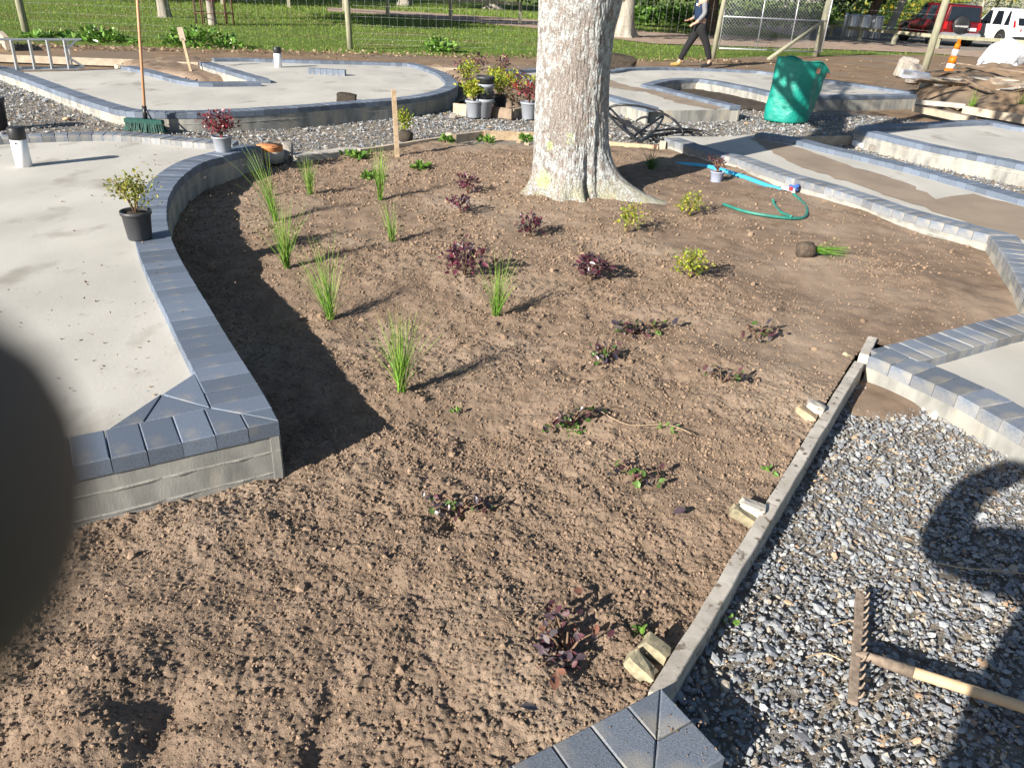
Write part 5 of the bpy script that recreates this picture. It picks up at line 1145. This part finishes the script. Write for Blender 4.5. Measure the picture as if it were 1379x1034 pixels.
me = bpy.data.meshes.new('sack'); bm.to_mesh(me); bm.free(); me.polygons.foreach_set('use_smooth', [True]*len(me.polygons)); o = link('sack', me, M['bag_white'], t); o.location = (0, 0, .25)
for k in range(3): link('strap', tube_me('strap', [(-.4, -.1+.05*k, .3-.1*k), (-.62, -.15, .28-.12*k), (-.72, -.2, .18-.1*k), (-.5, -.2, .10-.05*k)], .018, 6), M['bag_white'], t)
p = P(1273, 110, .1); t = thing('traffic_post', (p[0], p[1], .12), 'leaning orange and white traffic cone post by the rubble', 'traffic cone'); t.rotation_euler = (0, .06, 0)
Z = [0, .26, .36, .52, .66, .78]; rd = lambda z: .115-.075*z
for i, mm in enumerate(('orange', 'white', 'orange', 'white', 'orange')): link('band', lathe_me('band', [(rd(Z[i]), Z[i]), (rd(Z[i+1]), Z[i+1])], 20), M[mm], t)
o = link('handle', box_me('handle', .06, .03, .09, .01), M['orange'], t); o.location = (0, 0, .78)
RB = [(1218, 100, (.30, .16, .34), 'broken concrete slab leaning upright left of the rubble'), (1229, 108, (.22, .2, .30), 'second broken slab in front of the leaning one'), (1252, 118, (.26, .2, .18), 'squared concrete piece below the white sheet'), (1270, 121, (.3, .2, .14), 'low concrete piece right of the squared one'), (1290, 116, (.25, .2, .12), 'flat rubble piece in front of the traffic cone post')]
for k, (u, v, s, lab) in enumerate(RB): rock(u, v, .05, s, 'rubble', lab, 'concrete_rubble', 'rubble', 'pieces of broken concrete', 30+k, k*1.1)
rock(1232, 106, .25, (.42, .16, .12), 'bag_white', 'white crumpled plastic sheet over the rubble', 'plastic_sheet', 'sheet', seed=44, cut=.4)
r = random.Random(4)
for k in range(34):
    u = r.uniform(1262, 1440); v = 100+(u-1262)*.12+r.uniform(-6, 10); z = .22+r.uniform(0, .22)*(1 if v < 118 else .5); p = P(u, v, z); L_ = r.uniform(.4, 1.3); a = r.gauss(-.15, .6)
    o = link('scrap_board', beam_me('scrap_board', (-L_/2, 0, 0), (L_/2, 0, r.uniform(-.05, .05)), r.uniform(.09, .16), r.uniform(.02, .03), .006, seg=3), M[r.choice(['wood_old', 'wood_old', 'wood_pale', 'wood_grey'])], None, None, (p[0], p[1], z)); o.rotation_euler = (r.gauss(0, .2), r.gauss(0, .1), a)
    tag(o, f"{'short' if L_ < .75 else 'long'} {dict(wood_old='brown', wood_pale='pale', wood_grey='grey')[o.data.materials[0].name.split('.')[0]]} scrap board in the {'left part' if u < 1320 else 'middle' if u < 1379 else 'far right part'} of the timber heap, {'on top' if z > .3 else 'low down'}", 'board', 'scrap boards in the heap')
o = board((1285, 84), (1450, 106), .12, .03, .42, 'wood_old', 'long dark board lying across the top of the scrap heap', name='scrap_board', group=None)
for k, (u, v, lab) in enumerate(((1308, 146, 'green grass tuft growing from the rubble mound by the timbers'), (1372, 150, 'green grass tuft at the right edge below the rubble'))):
    p = P(u, v, .05); t = thing('grass_tuft', (p[0], p[1], .03), lab, 'grass tuft'); blades('blades', 60, .36, .3, (0, 0), t, GR, w=.012, tips=(.34, .36, .10))
# docks and leafy weeds at the lawn edge
for k, (u, v, w, h, lab) in enumerate(((130, 54, .7, .24, 'leafy green weed clump left of the broom handle at the lawn edge'), (268, 61, .95, .36, 'large leafy green clump behind the paddle-topped stake'), (592, 68, .45, .3, 'dock plant with long leaves at the lawn edge left of the trunk'), (60, 52, .4, .12, 'low leafy weed beside the first fence post'), (1225, 44, .6, .5, 'round green bush in front of the red car'))):
    p = P(u, v, -.04); t = thing('leafy_weed', (p[0], p[1], -.06), lab, 'weed', 'leafy weeds at the edge of the lawn')
    leaf_cloud('foliage', (0, 0, 0), (w, .45, h), int(420*w), .14, GRN, t, 'leaf_gloss', shell=.4, flatbot=True)
# lawn: blades and fallen leaves
n = 90000; x = rng.uniform(-20, 22, n); y = 19.5+(56-19.5)*rng.random(n)**1.6
okp = ~inside(x, y, track); fpth = gpoly([(440, 9), (560, 15), (715, 25), (880, 42), (1110, 52), (1250, 62), (1420, 74), (1420, 84), (1250, 70), (1100, 64), (880, 57), (715, 36), (560, 22), (440, 14)]); okp &= ~inside(x, y, fpth) & (rng.random(n) < np.where(x > 5, .35, 1.0)) & ~((x > 13) & (y > 33))
x, y = x[okp], y[okp]; n = len(x); s = .042*rng.uniform(.6, 1.5, n)*(1+.05*(y-20))
V, F = scatter(np.array([(-.16, 0, 0), (.16, 0, 0), (0, .35, 1)]), [(0, 1, 2)], np.column_stack([x, y, np.full(n, -.075)]), rotmats(rng.normal(0, .3, n), rng.normal(0, .3, n), rng.uniform(0, 6.28, n)), np.stack([s]*3, 1))
link('lawn_grass', npmesh('lawn_grass', V, F, rep(palette([(.17, .27, .045), (.21, .31, .06), (.14, .22, .04), (.25, .28, .09)], n, .25), 3)), M['blade_far'], None, 'stuff')
n = 1500; x = rng.uniform(-20, 14, n); y = 18+30*rng.random(n)**1.5; s = .08*rng.uniform(.5, 1.2, n)
V, F = scatter(QL, QLF, np.column_stack([x, y, np.full(n, -.02)]), rotmats(rng.normal(0, .4, n), rng.normal(0, .4, n), rng.uniform(0, 6.28, n)), np.stack([s]*3, 1))
link('leaf_litter', npmesh('leaf_litter', V, F, rep(palette([(.42, .34, .20), (.5, .42, .26), (.3, .2, .1)], n, .2), 4)), M['leaf'], None, 'stuff')
# band of dead leaves along the fence line
n = 1700; f = rng.random(n); pa, pb = P(-100, 58, 0), P(1000, 82, 0); q = pa+(pb-pa)*f[:, None]; q = q+rng.normal(0, .28, (n, 2)); s = .09*rng.uniform(.5, 1.2, n)
V, F = scatter(QL, QLF, np.column_stack([q, np.full(n, -.02)]), rotmats(rng.normal(0, .6, n), rng.normal(0, .6, n), rng.uniform(0, 6.28, n)), np.stack([s]*3, 1))
link('dead_leaves', npmesh('dead_leaves', V, F, rep(palette([(.34, .24, .15), (.42, .33, .22), (.2, .13, .08)], n, .2), 4)), M['leaf'], None, 'stuff')
# dry twigs and straw on the gravel and soil
for k, (pts, lab) in enumerate(((((1262, 758), (1290, 764), (1330, 768), (1400, 775)), 'thin dry root lying on the gravel at the right'), (((1120, 842), (1142, 836), (1160, 838)), 'short dry root beside the rake head'), (((1085, 885), (1110, 880), (1135, 890)), 'curled dry root left of the rake'))):
    c = P(*pts[0], .02); q = spline([P(u, v, .02)-c for u, v in pts]); o = link('twig', tube_me('twig', [(a[0], a[1], .022) for i, a in enumerate(q)], .0022, 5), M['wood_new'], None, None, (c[0], c[1], .0)); tag(o, lab, 'twig')

# ------------------------------------------------------------ people
def skin(name, verts, edges, m, parent, sub=2, root=0):
    me = bpy.data.meshes.new(name); me.from_pydata([v[0] for v in verts], edges, []); o = bpy.data.objects.new(name, me); C.objects.link(o)
    o.modifiers.new('skin', 'SKIN'); sv = me.skin_vertices[0].data
    for i, v in enumerate(verts):
        rr_ = v[1]; sv[i].radius = rr_ if isinstance(rr_, tuple) else (rr_, rr_); sv[i].use_root = (i == root)
    s = o.modifiers.new('sub', 'SUBSURF'); s.levels = sub; s.render_levels = sub
    dg = bpy.context.evaluated_depsgraph_get(); m2 = bpy.data.meshes.new_from_object(o.evaluated_get(dg)); bpy.data.objects.remove(o)
    m2.polygons.foreach_set('use_smooth', [True]*len(m2.polygons)); return link(name, m2, m, parent)
class Rig:
    def __init__(s): s.v = []; s.e = []
    def add(s, p, r, par=None):
        s.v.append((tuple(p), r)); i = len(s.v)-1
        if par is not None: s.e.append((par, i))
        return i
    def chain(s, pts, par):
        for p, r in pts: par = s.add(p, r, par)
        return par
def hand_to(rg, par, w, d, side, n):
    "palm and five fingers; w wrist position, d finger direction, side = direction towards the thumb"
    w = Vector(w); d = Vector(d).normalized(); side = Vector(side).normalized(); nrm = d.cross(side).normalized()
    palm = rg.add(w+d*.05, (.038, .018), par)
    for k, (o_, L_) in enumerate(((.026, .07), (.009, .08), (-.009, .075), (-.026, .06))):
        a = rg.add(w+d*.09+side*o_, .010, palm); b = rg.add(w+d*(.09+L_*.5)+side*o_+nrm*.012, .009, a); rg.add(w+d*(.09+L_*.85)+side*o_+nrm*.03, .0075, b)
    a = rg.add(w+d*.045+side*.045, .012, palm); rg.add(w+d*.085+side*.062+nrm*.01, .009, a)
def face(parent, c, f, m='skin', r=.1):
    f = Vector(f).normalized(); s = Vector((-f.y, f.x, 0))
    for k in (-1, 1):
        e = link('eye', lathe_me('eye', [(.001, -.011), (.009, -.005), (.009, .005), (.001, .011)], 10), M['white'], parent); e.location = Vector(c)+f*.082+s*.032*k
        e = link('ear', lathe_me('ear', [(.004, -.03), (.016, -.01), (.018, .012), (.004, .03)], 10), M[m], parent); e.location = Vector(c)+s*.078*k-Vector((0, 0, .005))
    e = link('nose', lathe_me('nose', [(.017, -.022), (.013, 0), (.004, .028)], 8), M[m], parent); e.location = Vector(c)+f*.094-Vector((0, 0, .018))
    e = link('mouth', box_me('mouth', .045, .012, .009), M['lamp_red'], parent); e.location = Vector(c)+f*.082-Vector((0, 0, .058)); e.rotation_euler = (0, 0, math.atan2(s.y, s.x))
# walker: faces -x
pw = P(935, 91, -.04); W_ = thing('person', (pw[0], pw[1], -.05), 'person in a navy vest and dark trousers striding left along the dirt track', 'person')
rg = Rig(); hip = rg.add((0, 0, .95), (.13, .15)); ch = rg.chain([((-.01, 0, 1.12), (.11, .135)), ((-.02, 0, 1.3), (.12, .16)), ((-.03, 0, 1.44), (.09, .13))], hip); nk = rg.chain([((-.045, 0, 1.52), .055), ((-.06, 0, 1.60), (.075, .07)), ((-.07, 0, 1.69), (.095, .08)), ((-.06, 0, 1.77), (.07, .06))], ch)
for sd_, fx, fz in ((1, -.36, 0), (-1, .32, .05)):
    k1 = rg.chain([((.0, .10*sd_, .90), .095), ((fx*.55, .10*sd_, .50+fz), .062), ((fx, .10*sd_, .10+fz), .042)], hip); rg.chain([((fx-.05, .10*sd_, .05+fz*.6), .04), ((fx-.16, .10*sd_, .035+fz*.2), .035)], k1)
ends = {}
for sd_, el, wr in ((1, (.03, .23, 1.16), (-.20, .16, 1.02)), (-1, (.02, -.24, 1.16), (-.14, -.20, .96))):
    a = rg.chain([((-.02, .19*sd_, 1.40), .052), (el, .042), (wr, .028)], ch); hand_to(rg, a, wr, (-.8, -.15*sd_, -.35), (-.2, -sd_, .3), 0)
skin('body', rg.v, rg.e, M['skin'], W_); face(W_, (-.075, 0, 1.68), (-1, 0, 0))
hr = skin('hair', [((-.03, 0, 1.74), (.10, .085)), ((.0, 0, 1.80), (.06, .05)), ((.01, 0, 1.68), (.075, .08))], [(0, 1), (0, 2)], M['hair'], W_)
skin('trousers', [((0, 0, 1.02), (.14, .17)), ((0, 0, .93), (.15, .18)), ((-.02, .10, .80), .115), ((-.19, .10, .50), .085), ((-.35, .10, .13), .068), ((.02, -.10, .80), .115), ((.18, -.10, .54), .085), ((.31, -.10, .18), .068)], [(0, 1), (1, 2), (2, 3), (3, 4), (1, 5), (5, 6), (6, 7)], M['black_cloth'], W_)
skin('vest', [((0, 0, .98), (.15, .18)), ((-.01, 0, 1.14), (.145, .175)), ((-.02, 0, 1.32), (.15, .19)), ((-.03, 0, 1.45), (.10, .15)), ((-.04, 0, 1.50), (.07, .08))], [(0, 1), (1, 2), (2, 3), (3, 4)], M['navy'], W_)
for sd_, el, wr in ((1, (.03, .23, 1.16), (-.17, .165, 1.035)), (-1, (.02, -.24, 1.16), (-.11, -.205, .99))): skin('sleeve', [((-.02, .19*sd_, 1.41), .068), (el, .058), (wr, .042)], [(0, 1), (1, 2)], M['grey_cloth'], W_)
for fx, y_, fz, mm in ((-.36, .10, 0, 'boot'), (.32, -.10, .03, 'black_cloth')): skin('boot', [((fx+.03, y_, .14+fz), .055), ((fx+.01, y_, .06+fz), .055), ((fx-.10, y_, .045+fz), .045), ((fx-.20, y_, .04), .038)], [(0, 1), (1, 2), (2, 3)], M[mm], W_)
o = link('badge', lathe_me('badge', [(.03, 0), (.03, .006)], 14), M['white'], W_); o.location = (-.155, -.10, 1.33); o.rotation_euler = (R(90), 0, R(-55))
W_.scale = (1.07, 1.07, 1.07)
# photographer: stands behind the camera, throws the shadow at the right, one fingertip in front of the lens
K = thing('person', (-.13, -.31, 0), 'person holding the phone that takes the picture, one dark fingertip blurred at the left edge', 'person')
def cp(x, y, d): v = cx*x+cy*y+fw*d; return (v.x+.13, v.y+.31, v.z+HC)
rg = Rig(); hip = rg.add((0, 0, .98), (.15, .12)); ch = rg.chain([((0, 0, 1.15), (.14, .11)), ((0, 0, 1.34), (.16, .12)), ((0, 0, 1.46), (.12, .09))], hip)
rg.chain([((0, .02, 1.55), .055), ((0, .04, 1.64), (.075, .08)), ((0, .05, 1.72), (.08, .09)), ((0, .04, 1.81), (.06, .07))], ch)
for sd_ in (1, -1):
    k1 = rg.chain([((.10*sd_, 0, .90), .095), ((.11*sd_, .01, .50), .06), ((.12*sd_, -.02, .10), .042)], hip); rg.chain([((.12*sd_, .05, .05), .04), ((.13*sd_, .16, .035), .035)], k1)
# left arm and hand: wrist below the phone, index finger bending round its edge
la = rg.chain([((-.19, 0, 1.42), .055), ((-.29, .40, 1.24), .045), ((-.27, .44, 1.44), .040), ((-.11, .43, 1.57), .030)], ch)
pl = rg.add(cp(-.125, -.025, -.035), (.036, .022), la)
rg.chain([(cp(-.088, .0, -.012), .010), (cp(-.078, -.001, .018), .009), (cp(-.047, -.0060, .038), .0118), (cp(-.0218, -.0060, .0365), .0118)], pl)
for dy in (-.02, -.04, -.058): rg.chain([(cp(-.098, dy, -.012), .009), (cp(-.084, dy, -.004), .008)], pl)
rg.chain([(cp(-.085, -.045, -.045), .011), (cp(-.06, -.03, -.035), .010)], pl)
ra = rg.chain([((.19, 0, 1.42), .055), ((.36, .20, 1.24), .045), (cp(.13, -.09, -.07), .028)], ch)
pl = rg.add(cp(.115, -.035, -.04), (.034, .02), ra)
for dy in (-.0, -.02, -.04, -.058): rg.chain([(cp(.108, dy, -.012), .009), (cp(.094, dy, -.004), .008)], pl)
rg.chain([(cp(.095, -.045, -.045), .011), (cp(.07, -.03, -.035), .010)], pl)
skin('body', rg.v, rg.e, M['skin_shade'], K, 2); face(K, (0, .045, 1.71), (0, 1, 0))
skin('hair', [((0, .0, 1.78), (.085, .10)), ((0, -.01, 1.84), (.05, .06)), ((0, -.03, 1.70), (.08, .07))], [(0, 1), (0, 2)], M['hair'], K)
skin('trousers', [((0, 0, 1.04), (.18, .14)), ((0, 0, .94), (.19, .15)), ((.10, 0, .80), .12), ((.11, 0, .50), .09), ((.12, -.01, .12), .075), ((-.10, 0, .80), .12), ((-.11, 0, .50), .09), ((-.12, -.01, .12), .075)], [(0, 1), (1, 2), (2, 3), (3, 4), (1, 5), (5, 6), (6, 7)], M['navy'], K)
skin('jacket', [((0, 0, .80), (.24, .20)), ((0, 0, 1.15), (.23, .19)), ((0, 0, 1.34), (.22, .17)), ((0, 0, 1.46), (.13, .10)), ((-.19, 0, 1.42), .12), ((-.29, .40, 1.25), .085), ((-.28, .44, 1.45), .070), ((-.13, .44, 1.55), .055), ((.19, 0, 1.42), .078), ((.36, .20, 1.24), .066), (cp(.14, -.12, -.09), .042)], [(0, 1), (1, 2), (2, 3), (3, 4), (4, 5), (5, 6), (6, 7), (3, 8), (8, 9), (9, 10)], M['black_cloth'], K)
for sd_ in (1, -1): skin('shoe', [((.12*sd_, -.02, .13), .05), ((.12*sd_, -.01, .05), .052), ((.125*sd_, .09, .045), .045), ((.13*sd_, .18, .04), .038)], [(0, 1), (1, 2), (2, 3)], M['black_cloth'], K)
ph = bpy.data.objects.new('phone', box_me('phone', .155, .075, .008, .001)); C.objects.link(ph); ph.data.materials.append(M['phone'])
ph.matrix_world = cam.matrix_world @ Matrix.Translation((.012, -.028, .0045)); tag(ph, 'slim dark phone held level in both hands of the person taking the picture', 'phone')
